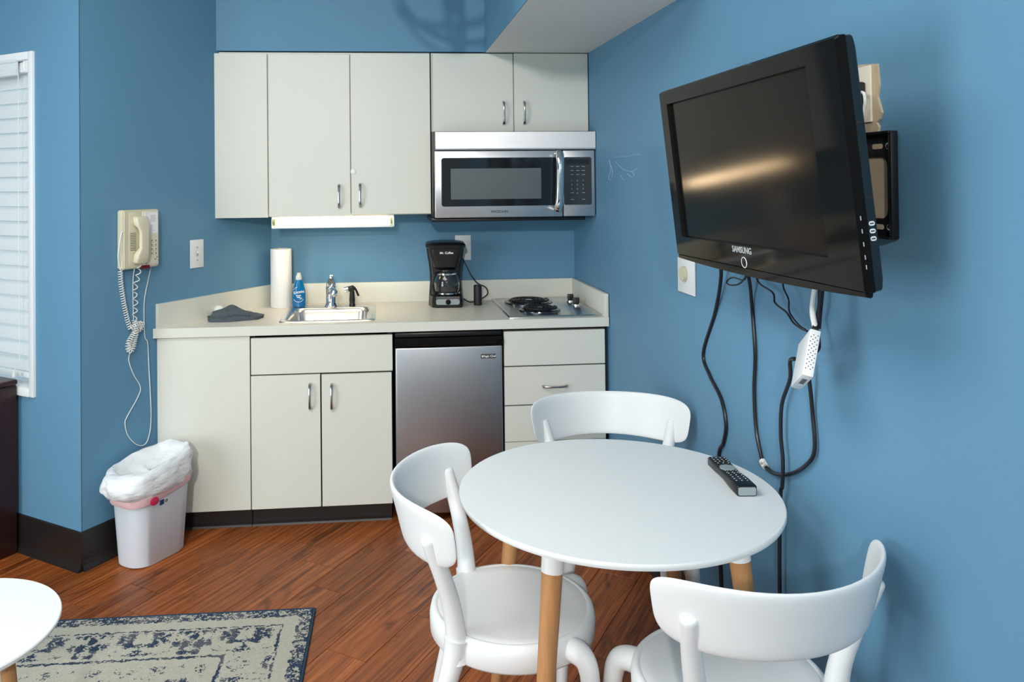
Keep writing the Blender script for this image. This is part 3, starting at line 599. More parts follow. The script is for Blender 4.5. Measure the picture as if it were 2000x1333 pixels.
b = MB(); pl_ = [(-.086, -.02), (-.070, -.085), (-.052, -.100), (.070, -.100), (.084, -.085), (.086, -.02)]
b.loft([[(x * s, y * s2, z) for x, y in pl_] for s, s2, z in ((.98, .98, 0), (1, 1, .006), (1, 1, .040), (.97, .97, .056))]); bs = b.build('base', 'black_plastic', cm, world=False, smooth=30)
b = MB(); b.prism(rrect(-.051, .068, .016, .044, .010), -.1030, -.0990, 'y'); b.build('silver_panel', 'remote_grey', bs, world=False, smooth=0)
b = MB(); b.lathe([(.013, 0), (.013, .004), (.010, .006), (0, .006)], 24, m=Matrix.Translation((.010, -.103, .030)) @ Matrix.Rotation(math.pi / 2, 4, 'X')); b.build('brew_button', 'black_gloss', bs, world=False)
b = MB(); b.lathe([(.058, 0), (.060, .003), (.052, .006)], 30, (0, -.04, .056)); b.build('warming_plate', 'black_matte', bs, world=False)
b = MB(); cr = [(.050, .0), (.058, .006), (.064, .030), (.066, .055), (.062, .080), (.050, .104), (.044, .114), (.0425, .114), (.0485, .103), (.0603, .080), (.0643, .055), (.0623, .031), (.056, .009), (0, .007)]
b.lathe([(0, 0)] + cr, 36, (.006, -.04, .0625), cap=False); ca = b.build('carafe', 'glass', cm, world=False, smooth=50)
b = MB(); b.lathe([(.046, 0), (.047, .004), (.046, .012), (.036, .018), (0, .019)], 30, (.006, -.04, .1765)); b.build('carafe_lid', 'black_plastic', ca, world=False)
b = MB(); b.lathe([(.0655, 0), (.0675, .001), (.0675, .007), (.0655, .008)], 30, (.006, -.04, .0665), cap=False); b.lathe([(.0495, 0), (.0515, 0), (.0515, .008), (.0485, .008)], 30, (.006, -.04, .163), cap=False); b.build('carafe_band', 'chrome', ca, world=False)
b = MB(); b.tube(spline([(-.034, -.075, .176), (-.052, -.100, .174), (-.066, -.112, .150), (-.068, -.112, .115), (-.060, -.104, .082), (-.046, -.090, .074)], 5), .0095, 10, flat=.7); b.build('carafe_handle', 'black_plastic', ca, world=False)
text('logo_lettering', 'Mr. Coffee', .0155, 'print_white', hd, tf(.004, -.1105, .278) @ Matrix.Rotation(-.05, 4, 'X'), bold=.0004)
b = MB(); b.tube(spline([(.427, 4.262, 1.150), (.452, 4.245, 1.10), (.480, 4.235, 1.045), (.512, 4.235, 1.005), (.552, 4.225, .985), (.562, 4.205, .958), (.545, 4.190, .940), (.515, 4.185, .926), (.48, 4.175, .9155), (.455, 4.17, .918), (.428, 4.17, .935)], 6), .0032, 8); b.build('power_cord', 'cord_black', cm)
cy_ = thing('small_speaker', 'small black cylinder beside the coffee maker', 'canister', (.495, 4.100, .9102))
b = MB(); b.lathe([(.019, 0), (.021, .002), (.021, .098), (.020, .1005)], 28, (.495, 4.1, .9104)); b.build('body', 'black_matte', cy_)
b = MB(); b.lathe([(.0195, 0), (.0185, .003), (0, .0033)], 28, (.495, 4.1, 1.0110)); b.build('top_cap', 'black_gloss', cy_)
# ------------------------------------------------------------------ wall plates
def plate(name, label, origin, rz, w_, h_, material='white_plastic'):
    t = thing(name, label, 'wall plate', origin, rz); b = MB(); b.box(-w_ / 2, w_ / 2, -.006, -.0002, -h_ / 2, h_ / 2, bev=.0025); b.build('plate', material, t, world=False); return t
t = plate('light_switch', 'white toggle light switch plate beside the phone', SP + SD * .258 + Vector((0, 0, 1.221)), RZ_S, .082, .132)
b = MB(); b.box(-.006, .006, -.0075, -.005, -.012, .012, bev=.001); b.build('toggle_slot', 'print_grey', t, world=False)
b = MB(); b.box(-.004, .004, -.018, -.006, -.002, .008, bev=.0015, m=Matrix.Rotation(-.35, 4, 'X')); b.build('toggle', 'white_gloss', t, world=False)
for z in (.030, -.030):
    b = MB(); b.lathe([(.003, 0), (.003, .001), (0, .0012)], 12, m=Matrix.Translation((0, -.006, z)) @ Matrix.Rotation(math.pi / 2, 4, 'X')); b.build('screw', 'screw', t, world=False)
t = plate('power_outlet', 'white outlet plate on the back wall behind the coffee maker', (.440, YB, 1.192), 0, .086, .135)
for z in (.026, -.026):
    b = MB(); b.prism(rrect(-.015, .015, z - .013, z + .013, .008), -.0078, -.005, 'y'); b.build('socket', 'white_gloss', t, world=False, smooth=0)
b = MB(); b.box(-.040, -.020, -.028, -.0060, -.046, -.022, bev=.004); b.build('cord_plug', 'black_plastic', t, world=False)
def rw(y, z, f=1.0305): return (y * f, CAMH + (z - CAMH) * f)
yy, zz = rw(2.632, 1.219); t = plate('dimmer_switch', 'white dimmer switch plate with round cream knob below the television', (xw(yy) - .0005, yy, zz), -math.pi / 2 + math.atan(WSL), .152, .122)
b = MB(); b.lathe([(.027, 0), (.026, .010), (.0245, .013), (0, .0135)], 26, m=Matrix.Translation((-.008, -.006, .008)) @ Matrix.Rotation(math.pi / 2, 4, 'X')); b.build('dimmer_knob', 'phone_cream', t, world=False)
t = plate('cable_outlet', 'cream cable outlet plate high behind the television bracket', (xw(1.70) - .0045, 1.698, 1.732), -math.pi / 2 + math.atan(WSL), .09, .125, 'phone_card')
b = MB(); b.box(-.016, .030, -.035, -.006, -.022, .028, bev=.005); b.build('plug_block', 'black_plastic', t, world=False)
b = MB(); b.tube(spline([(.028, -.02, .004), (.046, -.022, .0), (.050, -.022, -.018), (.043, -.02, -.035), (.034, -.02, -.055), (.026, -.018, -.07)], 5), .0035, 8); b.build('cable_tail', 'cord_white', t, world=False)
# ------------------------------------------------------------------ wall phone
PO = Vector((-1.062, 3.564, 1.319)); PO = PO + SNR * (-(PO - SP).dot(SNR))
ph = thing('wall_phone', 'cream push-button wall phone with tangled coiled cord', 'phone', PO, RZ_S)
b = MB(); b.prism([(-.090, -.128), (.096, -.128), (.098, .122), (-.088, .122)], -.042, -.0005, 'y')
bmesh.ops.bevel(b.bm, geom=b.bm.edges[:], offset=.005, segments=2, affect='EDGES'); bo = b.build('housing', 'phone_cream', ph, world=False)
b = MB(); b.box(.006, .092, -.0445, -.040, -.118, .115, bev=.0015); b.build('face_plate', 'phone_card', bo, world=False)
b = MB(); b.box(-.062, .002, -.0432, -.041, -.115, .112, bev=.001); b.build('cradle', 'phone_cream', bo, world=False)
for i in range(11):
    b = MB(); b.box(-.056, -.026, -.0440, -.0425, -.050 + i * .0072, -.0478 + i * .0072); b.build('speaker_slot', 'print_dark', bo, world=False, smooth=0)
hsp = [(.094, .030, .020), (.086, .034, .024), (.060, .034, .024), (.045, .029, .018), (.030, .0255, .0165), (-.040, .0255, .0165), (-.056, .029, .018), (-.070, .034, .024), (-.098, .034, .024), (-.106, .030, .020)]
b = MB(); rings = []
for z, wd, dpth in hsp:
    arch = .020 * (1 - ((z + .006) / .100) ** 2) + .006
    x1_ = .014; x0_ = x1_ - wd * 1.75
    rings.append([(x, y, z) for x, y in rrect(x0_, x1_, -.052 - arch * .9 - dpth * .55, -.050 - arch * .55 + (0 if abs(z) < .05 else .012), .008, 3)])
b.loft(rings); b.build('handset', 'phone_cream', ph, world=False, smooth=50)
for r in range(4):
    for c_ in range(3):
        b = MB(); x, z = .034 + c_ * .021, -.014 - r * .0185
        b.box(x - .0062, x + .0062, -.0475, -.0440, z - .0055, z + .0055, bev=.001, seg=1); k_ = b.build('key_button', 'phone_card', bo, world=False)
        b = MB(); b.box(x - .0035, x + .001, -.0479, -.0474, z - .003, z + .003); b.build('key_digit_mark', 'print_dark', k_, world=False, smooth=0)
b = MB(); b.box(.003, .044, -.046, -.030, -.1335, -.118, bev=.002); b.build('message_lens', 'phone_red', ph, world=False)
b = MB(); b.box(.018, .088, -.0452, -.0443, .018, .108); cd = b.build('info_card', 'print_white', bo, world=False, smooth=0)
rnd2 = random.Random(5)
for i in range(6):
    b = MB(); wd = rnd2.uniform(.014, .03); x = .062; b.box(x - wd / 2, x + wd / 2, -.0456, -.0451, .094 - i * .0052, .0957 - i * .0052); b.build('card_print', 'print_grey', cd, world=False, smooth=0)
for i in range(9):
    for x in (.024, .046):
        b = MB(); wd = rnd2.uniform(.010, .028); b.box(x, x + (wd if x > .03 else wd * .5), -.0456, -.0451, .053 - i * .0038, .0543 - i * .0038); b.build('card_print', 'print_grey', cd, world=False, smooth=0)
for x, z in ((.030, -.103), (.026, -.110), (.074, -.096), (.083, -.088)):
    b = MB(); b.lathe([(.0024, 0), (.0024, .0012), (0, .0014)], 10, m=Matrix.Translation((x, -.0445, z)) @ Matrix.Rotation(math.pi / 2, 4, 'X')); b.build('indicator', 'print_dark', bo, world=False)
# coiled cord
def coil(path, r, pitch, n=10):
    P = spline(path, 10); L = [0]
    for i in range(1, len(P)): L.append(L[-1] + (P[i] - P[i - 1]).length)
    tot = L[-1]; N = max(8, int(tot / pitch * n)); out = []; k = 0
    for i in range(N + 1):
        s = tot * i / N
        while k < len(L) - 2 and L[k + 1] < s: k += 1
        f = (s - L[k]) / max(1e-9, L[k + 1] - L[k]); p = P[k].lerp(P[k + 1], f); t = (P[k + 1] - P[k]).normalized()
        a = t.cross(Vector((0, 1, 0)));
        if a.length < .1: a = t.cross(Vector((1, 0, 0)))
        a.normalize(); c2 = t.cross(a).normalized(); th = 2 * math.pi * s / pitch
        out.append(p + (a * math.cos(th) + c2 * math.sin(th)) * r)
    return out
b = MB()
b.tube(spline([(-.083, -.034, .037), (-.096, -.036, .02), (-.106, -.03, -.062), (-.098, -.025, -.10), (-.086, -.02, -.131)], 6), .0026, 6)
b.tube(coil([(-.086, -.018, -.131), (-.082, -.016, -.19), (-.067, -.016, -.277), (-.050, -.016, -.348), (-.036, -.016, -.385)], .0085, .0105), .0022, 5)
b.tube(coil([(-.012, -.045, -.108), (-.006, -.03, -.16), (-.015, -.02, -.224), (-.010, -.018, -.276), (-.016, -.018, -.35)], .0095, .034), .0022, 5)
b.tube(spline([(-.024, -.04, -.105), (-.022, -.02, -.16), (-.018, -.012, -.25), (-.017, -.014, -.35)], 5), .002, 5)
b.tube(coil([(-.036, -.02, -.385), (-.010, -.024, -.372), (.016, -.024, -.372), (.014, -.022, -.392), (-.012, -.022, -.398), (-.030, -.022, -.418), (-.048, -.022, -.440), (-.052, -.022, -.462), (-.040, -.022, -.480), (-.028, -.022, -.465), (-.020, -.022, -.430), (-.016, -.026, -.40), (-.017, -.02, -.352)], .0105, .0095), .0022, 5)
b.build('coiled_cord', 'cord_white', ph, world=False, smooth=60)
b = MB(); b.tube(spline([(-.033, -.012, -.486), (-.038, -.008, -.519), (-.013, -.006, -.584), (.023, -.006, -.648), (.007, -.006, -.692), (-.045, -.006, -.756), (-.057, -.006, -.786), (-.041, -.006, -.842), (.005, -.006, -.893), (.046, -.010, -.899), (.064, -.016, -.85), (.067, -.020, -.782), (.066, -.018, -.694), (.060, -.016, -.56), (.056, -.014, -.46), (.046, -.008, -.429), (.046, -.006, -.289), (.066, -.005, -.2), (.088, -.005, -.123)], 6), .0021, 6)
b.build('line_cord', 'cord_white', ph, world=False, smooth=60)
# ------------------------------------------------------------------ trash bin
TB = Vector((-.966, 3.458, 0))
tbn = thing('trash_bin', 'pale grey plastic waste bin against the angled wall', 'trash bin', TB, RZ_S)
def bring(hx, hy, z, r=.07): return [(x, y, z) for x, y in rrect(-hx, hx, -hy, hy, min(r, hy * .98), 7)]
b = MB(); b.loft([bring(.128, .080, .001), bring(.133, .084, .006), bring(.150, .098, .31), bring(.155, .102, .312), bring(.155, .102, .325), bring(.150, .098, .325), bring(.146, .094, .31), bring(.128, .080, .012)]); b.build('bin_shell', 'bin', tbn, world=False, smooth=40)
b = MB(); b.box(-.040, -.018, -.0848, -.0820, .240, .260, m=Matrix.Rotation(.046, 4, 'X')); b.build('sticker', 'print_navy', tbn, world=False, smooth=0)
b = MB(); b.box(-.018, .004, -.0847, -.0820, .240, .260, m=Matrix.Rotation(.046, 4, 'X')); s_ = b.build('sticker', 'print_white', tbn, world=False, smooth=0)
for i in range(7):
    b = MB(); b.box(-.0145 + i * .0024, -.0145 + i * .0024 + .001 + .0006 * (i % 2), -.0851, -.0830, .243, .257, m=Matrix.Rotation(.046, 4, 'X')); b.build('barcode_bar', 'print_dark', s_, world=False, smooth=0)
bg_ = thing('bin_liner', 'white plastic liner bag puffed over the waste bin rim', 'trash bag', TB + Vector((0, 0, .27)), RZ_S)
rr_ = random.Random(11); PH = [rr_.uniform(0, 6.28) for _ in range(12)]
def bagring(hx, hy, zl, zr, amp, k, dx=0, n=72, nscale=1):
    out = []
    for i in range(n):
        t = 2 * math.pi * i / n; c_, s_2 = math.cos(t), math.sin(t)
        e = (abs(c_) ** 2.6 + abs(s_2) ** 2.6) ** (-1 / 2.6)
        wob = 1 + amp * (.5 * math.sin(9 * t + PH[k % 12]) + .35 * math.sin(17 * t + PH[(k + 3) % 12] + k * .4) + .25 * math.sin(5 * t + PH[(k + 5) % 12] + k * .7))
        x, y = hx * e * c_ * wob + dx, hy * e * s_2 * wob; f = .5 + .5 * max(-1, min(1, (x - dx) / hx))
        z = zl + (zr - zl) * f + amp * .12 * math.sin(6 * t + PH[(k + 7) % 12] + k)
        out.append((x, y, z - .0))
    return out
rings = [bagring(.157, .104, .284, .300, .008, 0), bagring(.161, .108, .281, .298, .015, 1), bagring(.176, .115, .290, .306, .035, 2, -.010), bagring(.188, .120, .306, .324, .05, 3, -.016), bagring(.193, .121, .326, .348, .055, 4, -.018), bagring(.192, .120, .348, .376, .055, 5, -.016), bagring(.186, .116, .368, .402, .05, 6, -.010), bagring(.176, .110, .382, .420, .04, 7, -.004), bagring(.165, .102, .388, .428, .03, 8), bagring(.152, .092, .384, .424, .03, 9), bagring(.138, .082, .372, .408, .04, 10), bagring(.118, .068, .358, .388, .05, 11), bagring(.08, .045, .345, .366, .06, 3), bagring(.02, .012, .34, .352, .05, 4)]
b = MB(); b.loft(rings, cap=False)
DN = Matrix.Translation((0, 0, -.27)); bmesh.ops.transform(b.bm, matrix=DN, verts=b.bm.verts[:])
b.build('bag', 'bag', bg_, world=False, smooth=80)
b = MB(); b.loft([bring(.1515 + .004, .0995 + .004, .268, .07), bring(.158, .106, .274, .07), bring(.160, .1085, .300, .07), bring(.157, .105, .302, .07)], cap=False); 
for v in b.bm.verts: v.co.z += .020 * (v.co.x / .155) + .004 - .27
b.build('drawstring_band', 'bag_pink', bg_, world=False, smooth=60)
b = MB(); b.lathe([(0, 0), (.021, .001), (.022, .003), (.018, .0045), (0, .005)], 20, m=Matrix.Translation((-.078, -.1062, .000)) @ Matrix.Rotation(math.pi / 2, 4, 'X') @ Matrix.Diagonal((1, .75, 1, 1))); b.build('drawstring_tab', 'bag_red', bg_, world=False)
# ------------------------------------------------------------------ dining table
TX, TY, TZ, TR = .6064, 2.0461, .740, .411
tb = thing('dining_table', 'round white dining table with splayed wooden legs', 'table', (TX, TY, 0))
b = MB(); b.lathe([(0, TZ - .018), (TR - .010, TZ - .018), (TR - .003, TZ - .015), (TR, TZ - .009), (TR, TZ - .003), (TR - .002, TZ), (0, TZ)], 128, (TX, TY, 0), cap=False); b.build('tabletop', 'table_white', tb, smooth=40)
b = MB(); b.lathe([(.30, TZ - .024), (.30, TZ - .0185), (.0, TZ - .0185)], 64, (TX, TY, 0)); b.build('support_plate', 'white_plastic', tb)
for k in range(4):
    a = math.radians(226 + 90 * k); u_ = Vector((math.cos(a), math.sin(a), 0)); c0 = Vector((TX, TY, 0))
    top = c0 + u_ * .31 + Vector((0, 0, TZ - .022)); bot = c0 + u_ * .405 + Vector((0, 0, 0)); j_ = top.lerp(bot, .092)
    b = MB(); b.tube([j_, bot + Vector((0, 0, .001))], [.0245, .0155], 20); lg = b.build('leg', 'oak', tb)
    b = MB(); b.tube([top, top.lerp(bot, .095)], [.0262, .0258], 20); b.build('leg_collar', 'white_plastic', tb)
# ------------------------------------------------------------------ chairs
def chair(name, label, x, y, rz):
    t = thing(name, label, 'chair', (x, y, 0), rz, 'white plastic chairs around the round table')
    b = MB(); NT, NR = 96, 12; n = 4.0; zb, zt, e1, e2, Rb, Rt, Phi = .6395, .7822, .0155, -.0124, .2712, .3066, 1.151
    def P(rho, tt, side):
        k = tt / (2 * math.pi) * 4; q = k - int(k); sd_ = int(k) % 4; h = 2 * q - 1
        dx_, dy_ = ((1, h), (-h, 1), (-1, -h), (h, -1))[sd_]; nm = (abs(dx_) ** n + abs(dy_) ** n) ** (1 / n)
        a = rho * dx_ / nm; s = .5 + .5 * rho * dy_ / nm
        R = Rb + (Rt - Rb) * s + side * .0075 * (max(0, 1 - rho ** 10)) ** .5; f = a * Phi
        return (R * math.sin(f), -.003 - R * math.cos(f), zb + (zt - zb) * s + a * a * (e1 * s + e2 * (1 - s)))
    rho = [0.02] + [.1, .2, .3, .4, .5, .6, .7, .8, .88, .94, .97, .988, .996, 1.0]
    rings = [[P(r, 2 * math.pi * i / NT, -1) for i in range(NT)] for r in rho] + [[P(r, 2 * math.pi * i / NT, 1) for i in range(NT)] for r in rho[::-1][1:]]
    b.loft(rings); b.build('backrest', 'white_plastic', t, world=False, smooth=70)
    b = MB(); SR = .210
    b.lathe([(0, .444), (.10, .4455), (.165, .450), (.190, .4535), (.193, .4520), (.196, .4538), (.203, .4535), (SR, .447), (SR + .004, .430), (SR + .003, .395), (SR - .002, .388), (SR - .02, .386), (SR - .026, .405), (0, .41)], 72, (0, 0, 0), cap=False); b.build('seat', 'white_plastic', t, world=False, smooth=50)
    for s in (-1, 1):
        b = MB(); p = spline([(s * .165, -.128, .395), (s * .168, -.131, .455), (s * .178, -.140, .53), (s * .198, -.159, .61), (s * .2145, -.179, .672), (s * .2245, -.191, .712)], 5)
        rad = [.031 - .013 * (i / (len(p) - 1)) ** .55 for i in range(len(p))]; rad[-1] = .0145
        b.tube(p, rad, 14); b.build('back_post', 'white_plastic', t, world=False, smooth=60)
        b = MB(); p = spline([(s * .1655, -.1285, .448), (s * .170, -.136, .400), (s * .179, -.156, .33), (s * .195, -.195, .2), (s * .212, -.240, .0)], 5)
        b.tube(p, [.0325 - .0165 * (i / (len(p) - 1)) ** .8 for i in range(len(p))], 14); b.build('leg', 'white_plastic', t, world=False, smooth=60)
        b = MB(); p = spline([(s * .135, .135, .418), (s * .165, .165, .420), (s * .182, .182, .400), (s * .190, .190, .34), (s * .200, .200, .2), (s * .212, .212, .0)], 5)
        b.tube(p, [.030 - .014 * (i / (len(p) - 1)) for i in range(len(p))], 14); b.build('leg', 'white_plastic', t, world=False, smooth=60)
    return t
chair('dining_chair', 'white chair left of the round table, facing the television wall', .3311, 2.0705, -1.7549)
chair('dining_chair', 'white chair behind the round table in front of the drawers', .7579, 2.5421, 3.0203)
chair('dining_chair', 'white chair nearest the viewer with its back turned', .7622, 1.724, .2033)
# ------------------------------------------------------------------ remote control
RM = Vector((.930, 2.078, TZ)); rdir = math.atan2(2.196 - 1.9615, .9375 - .919)
rc = thing('remote_control', 'black television remote with grey end lying on the round table', 'remote', RM, rdir - math.pi / 2)
b = MB(); rings = []
for y, wx, zt in ((-.116, .0245, .026), (-.112, .0265, .0285), (-.06, .0265, .0275), (0, .0245, .023), (.06, .0255, .0235), (.105, .0265, .024), (.115, .023, .022), (.118, .016, .018)):
    zb = .0005 if abs(y) > .02 else .004
    rings.append([(x, y, z) for x, z in rrect(-wx, wx, zb, zt, .006, 3)])
b.loft(rings); b.build('case', 'black_plastic', rc, world=False, smooth=50)
b = MB(); b.prism(rrect(-.0225, .0225, .003, .0235, .004), -.1175, -.114, 'y'); b.build('end_cap', 'remote_grey', rc, world=False, smooth=0)
b = MB(); b.lathe([(.021, 0), (.021, .0025), (.012, .003), (0, .003)], 26, (0, .022, .0228)); b.build('direction_pad', 'remote_grey', rc, world=False)
for r in range(11):
    y = .096 - r * .0135
    if r > 3: y -= .043
    for c_ in range(3 + (r < 3)):
        x = (c_ - 1) * .0145 if r >= 3 else (c_ - 1.5) * .0115
        z = .0235 if y > -.02 else .0258 + (-.03 - y) * .02
        b = MB(); b.box(x - .0045, x + .0045, y - .0035, y + .0035, z - .002, z + .0015, bev=.0008, seg=1); k_ = b.build('button', 'black_matte', rc, world=False)
        b = MB(); b.box(x - .0018, x + .0018, y - .0014, y + .0014, z + .0012, z + .0019); b.build('button_mark', 'print_white', k_, world=False, smooth=0)
# ------------------------------------------------------------------ television
kt = 1.12
TVP = Vector((.7571 * kt, 1.6342 * kt, CAMH + .0185 * kt)); W, H_ = .79 * kt, .4286 * kt
def Rm(yaw, tilt, roll): return Matrix.Rotation(yaw, 3, 'Z') @ Matrix.Rotation(tilt, 3, 'X') @ Matrix.Rotation(roll, 3, 'Y')
tv = thing('television', 'black flat screen television tilted down on the right wall', 'television', TVP, rot=Rm(-1.5488, .104, -.0089).to_euler())
s0, s1, q0_, q1_ = -.3491 * kt, .2971 * kt, -.1623 * kt, .1779 * kt
b = MB(); hw, hh = W / 2, H_ / 2
def tvr(x0, x1, z0, z1, y, r): return [(x, y, z) for x, z in rrect(x0, x1, z0, z1, r, 5)]
b.loft([tvr(-hw, hw, -hh, hh, .019, .006), tvr(-hw, hw, -hh, hh, .006, .006), tvr(-hw + .005, hw - .005, -hh + .005, hh - .005, 0, .005), tvr(s0, s1, q0_, q1_, .0, .002), tvr(s0 + .003, s1 - .003, q0_ + .003, q1_ - .003, .010, .002), tvr(s0 + .003, s1 - .003, q0_ + .003, q1_ - .003, .019, .002)], cap=False, closed=True)
bz = b.build('bezel', 'black_gloss', tv, world=False, smooth=30)
b = MB(); b.box(s0, s1, .010, .016, q0_, q1_); b.build('screen', 'screen', tv, world=False, smooth=0)
b = MB(); b.loft([tvr(-hw + .001, hw - .001, -hh + .001, hh - .001, .0195, .008), tvr(-hw + .001, hw - .001, -hh + .001, hh - .001, .034, .012), tvr(-hw + .006, hw - .006, -hh + .006, hh - .008, .040, .02), tvr(-hw + .07, hw - .07, -hh + .05, hh - .06, .066, .03), tvr(-hw + .16, hw - .16, -hh + .08, hh - .10, .092, .03)]); bk = b.build('back_shell', 'tv_side', tv, world=False, smooth=40)
b = MB(); rg = []
for i in range(25):
    x = -hw + .006 + (W - .012) * i / 24; sag = .010 * (1 - ((i - 12) / 12) ** 2)
    rg.append([(x, .002, -hh + .002), (x, .002, -hh - .006 - sag), (x, .012, -hh - .009 - sag), (x, .016, -hh - .007 - sag), (x, .018, -hh + .002)])
b.loft(rg); b.build('lower_lip', 'black_gloss', tv, world=False, smooth=40)
lm = Matrix.Translation(((-.02) * kt, -.0006, -.187 * kt)) @ FRONT
text('brand_lettering', 'SAMSUNG', .0215, 'print_grey', bz, Matrix.Translation((-.030, -.0004, -hh + .046)) @ FRONT, bold=.0004)
b = MB(); b.tube([(-.024 + .0125 * math.cos(a), -.0005, -hh + .017 + .0125 * math.sin(a)) for a in [2 * math.pi * i / 36 for i in range(36)]], .0010, 6, closed=True); b.build('power_ring', 'print_white', bz, world=False)
b = MB(); b.lathe([(.0115, 0), (.0115, .0008), (0, .001)], 28, m=Matrix.Translation((-.024, .0, -hh + .017)) @ Matrix.Rotation(math.pi / 2, 4, 'X')); b.build('power_button', 'black_gloss', bz, world=False)
for i, z in enumerate((-.10, -.124, -.148, -.172, -.19)):
    b = MB(); b.box(hw - .0008, hw + .0018, .010, .0165, z - .008, z + .008, bev=.001, seg=1); b.build('side_button', 'black_gloss', bz, world=False)
    b = MB(); b.box(hw - .0002, hw + .0006, .0055, .0072, z - .004, z + .004); b.build('button_legend', 'print_grey', bz, world=False, smooth=0)
for i, z in enumerate((-.112, -.126, -.140)):
    b = MB(); b.prism(rrect(.0215, .0330, z - .0042, z + .0042, .0038), hw - .0015, hw - .0004, 'x'); lb = b.build('input_label', 'print_white', bk, world=False, smooth=0)
    b = MB(); b.box(hw - .0006, hw - .0001, .0235, .031, z - .0013, z + .0013); b.build('label_print', 'print_dark', lb, world=False, smooth=0)
for z in (.075, -.065):
    b = MB(); b.box(hw - .003, hw - .0002, .022, .0345, z - .003, z + .003, bev=.001, seg=1); b.build('case_notch', 'black_matte', bk, world=False)
# bracket on the wall
mt = thing('tv_wall_bracket', 'black steel tilting wall bracket holding the television', 'bracket', (xw(1.815) - .0035, 1.815, 1.55), -math.pi / 2 + math.atan(WSL))
# local x towards the camera (-Y), y into wall
BX0, BX1, BZ0, BZ1 = -.215, .240, -.128, .092
def ringplate(outer, inner, y0, y1, b_):
    o_, i_ = outer, inner
    b_.loft([[(x, y0, z) for x, z in o_], [(x, y1, z) for x, z in o_], [(x, y1, z) for x, z in i_], [(x, y0, z) for x, z in i_]], closed=True)
b = MB(); ringplate(rrect(BX0, BX1, BZ0, BZ1, .004, 6), rrect(BX0 + .03, BX1 - .026, BZ0 + .038, BZ1 - .05, .02, 6), -.006, -.0015, b); b.build('wall_plate', 'black_plastic', mt, world=False, smooth=0)
b = MB(); b.box(BX0, BX1, -.022, -.0015, BZ1 - .001, BZ1 + .004); b.box(BX0, BX1, -.022, -.0015, BZ0 - .004, BZ0 + .001); b.build('flange', 'black_plastic', mt, world=False, smooth=0)
b = MB(); b.box(BX1 - .006, BX1 + .004, -.018, -.0015, BZ0 - .003, BZ1 + .003, bev=.002); b.build('end_flange', 'black_plastic', mt, world=False)
for z in (BZ1 - .027, BZ0 + .020):
    b = MB(); b.prism(rrect(BX1 - .075, BX1 - .040, z - .0055, z + .0055, .005), -.0068, -.0062, 'y'); b.build('slot', 'beige_patch', mt, world=False, smooth=0)
    b = MB(); b.lathe([(.007, 0), (.007, .002), (.004, .004), (0, .0045)], 12, m=Matrix.Translation((BX1 - .022, -.006, z)) @ Matrix.Rotation(math.pi / 2, 4, 'X')); b.build('screw', 'screw', mt, world=False)
for x in (-.16, .10):
    b = MB(); b.box(x - .016, x + .016, -.104, -.088, -.10, .12, bev=.002); b.box(x - .004, x + .004, -.09, -.004, BZ1 - .06, BZ1 - .02, bev=.001); b.box(x - .004, x + .004, -.09, -.004, BZ0 + .02, BZ0 + .05, bev=.001); b.build('tilt_arm', 'black_plastic', mt, world=False)
XC = xw(2.05)
# ------------------------------------------------------------------ wall cables + white adapter box
def cable(name, pts, r, label, material='cord_black', x=XC - .012, xs=None):
    P = []
    for i, (y, z) in enumerate(pts):
        a, c_ = rw(y, z); P.append((xs[i] if xs else x, a, c_))
    b = MB(); b.tube(spline(P, 8), r, 8); return tag(b.build(name, material), label, 'cable')
c1 = [(2.30, 1.345), (2.311, 1.267), (2.403, 1.134), (2.499, .987), (2.449, .925), (2.367, .874), (2.336, .806), (2.356, .745), (2.391, .691), (2.40, .5), (2.38, .25), (2.36, .17)]
cable('power_cable', c1, .0058, 'black cable hanging in an S curve below the television, nearest the cabinets', xs=[XC - .05, XC - .03] + [XC - .010] * 8 + [XC - .012, XC - .03])
c2 = [(2.12, 1.345), (2.127, 1.264), (2.157, 1.189), (2.142, 1.063), (2.151, .961), (2.145, .863), (2.126, .806), (2.097, .769), (2.04, .766), (1.96, .793), (1.884, .841), (1.841, .894), (1.849, .989), (1.840, 1.055), (1.835, 1.10)]
cable('loop_cable', c2, .0052, 'black cable hanging in a long U loop below the television', xs=[XC - .05, XC - .03] + [XC - .009] * 11 + [XC - .02, XC - .03])
c3 = [(1.880, 1.105), (1.912, 1.092), (1.932, 1.043), (1.975, .967), (1.983, .886), (1.974, .823), (1.979, .756), (1.99, .721), (2.0, .5), (1.99, .2), (1.99, .10)]
cable('antenna_cable', c3, .0052, 'black cable running from the white box down behind the round table', xs=[XC - .035, XC - .03] + [XC - .020] * 7 + [XC - .022, XC - .03])
cable('thin_cable', [(2.09, 1.32), (2.077, 1.27), (1.996, 1.251), (1.984, 1.226), (1.927, 1.211), (1.894, 1.191), (1.858, 1.183), (1.83, 1.182)], .0026, 'thin black wire wandering from the television to the white box', x=XC - .03)
cable('thin_cable', [(1.93, 1.31), (1.921, 1.274), (1.897, 1.248), (1.893, 1.217), (1.851, 1.194), (1.82, 1.188)], .0022, 'short thin black wire right of the wandering wire', x=XC - .04)
cable('looped_wire', [(2.10, 1.290), (2.121, 1.269), (2.189, 1.268), (2.229, 1.252), (2.213, 1.244), (2.158, 1.252), (2.118, 1.272), (2.10, 1.295)], .0024, 'small loop of thin black wire under the television edge', x=XC - .05)
cable('hanging_wire', [(1.775, 1.33), (1.775, 1.281), (1.778, 1.247), (1.792, 1.218), (1.792, 1.210), (1.778, 1.176), (1.778, 1.152), (1.795, 1.139), (1.82, 1.140)], .0034, 'black wire curling past the right side of the white box', x=XC - .03)
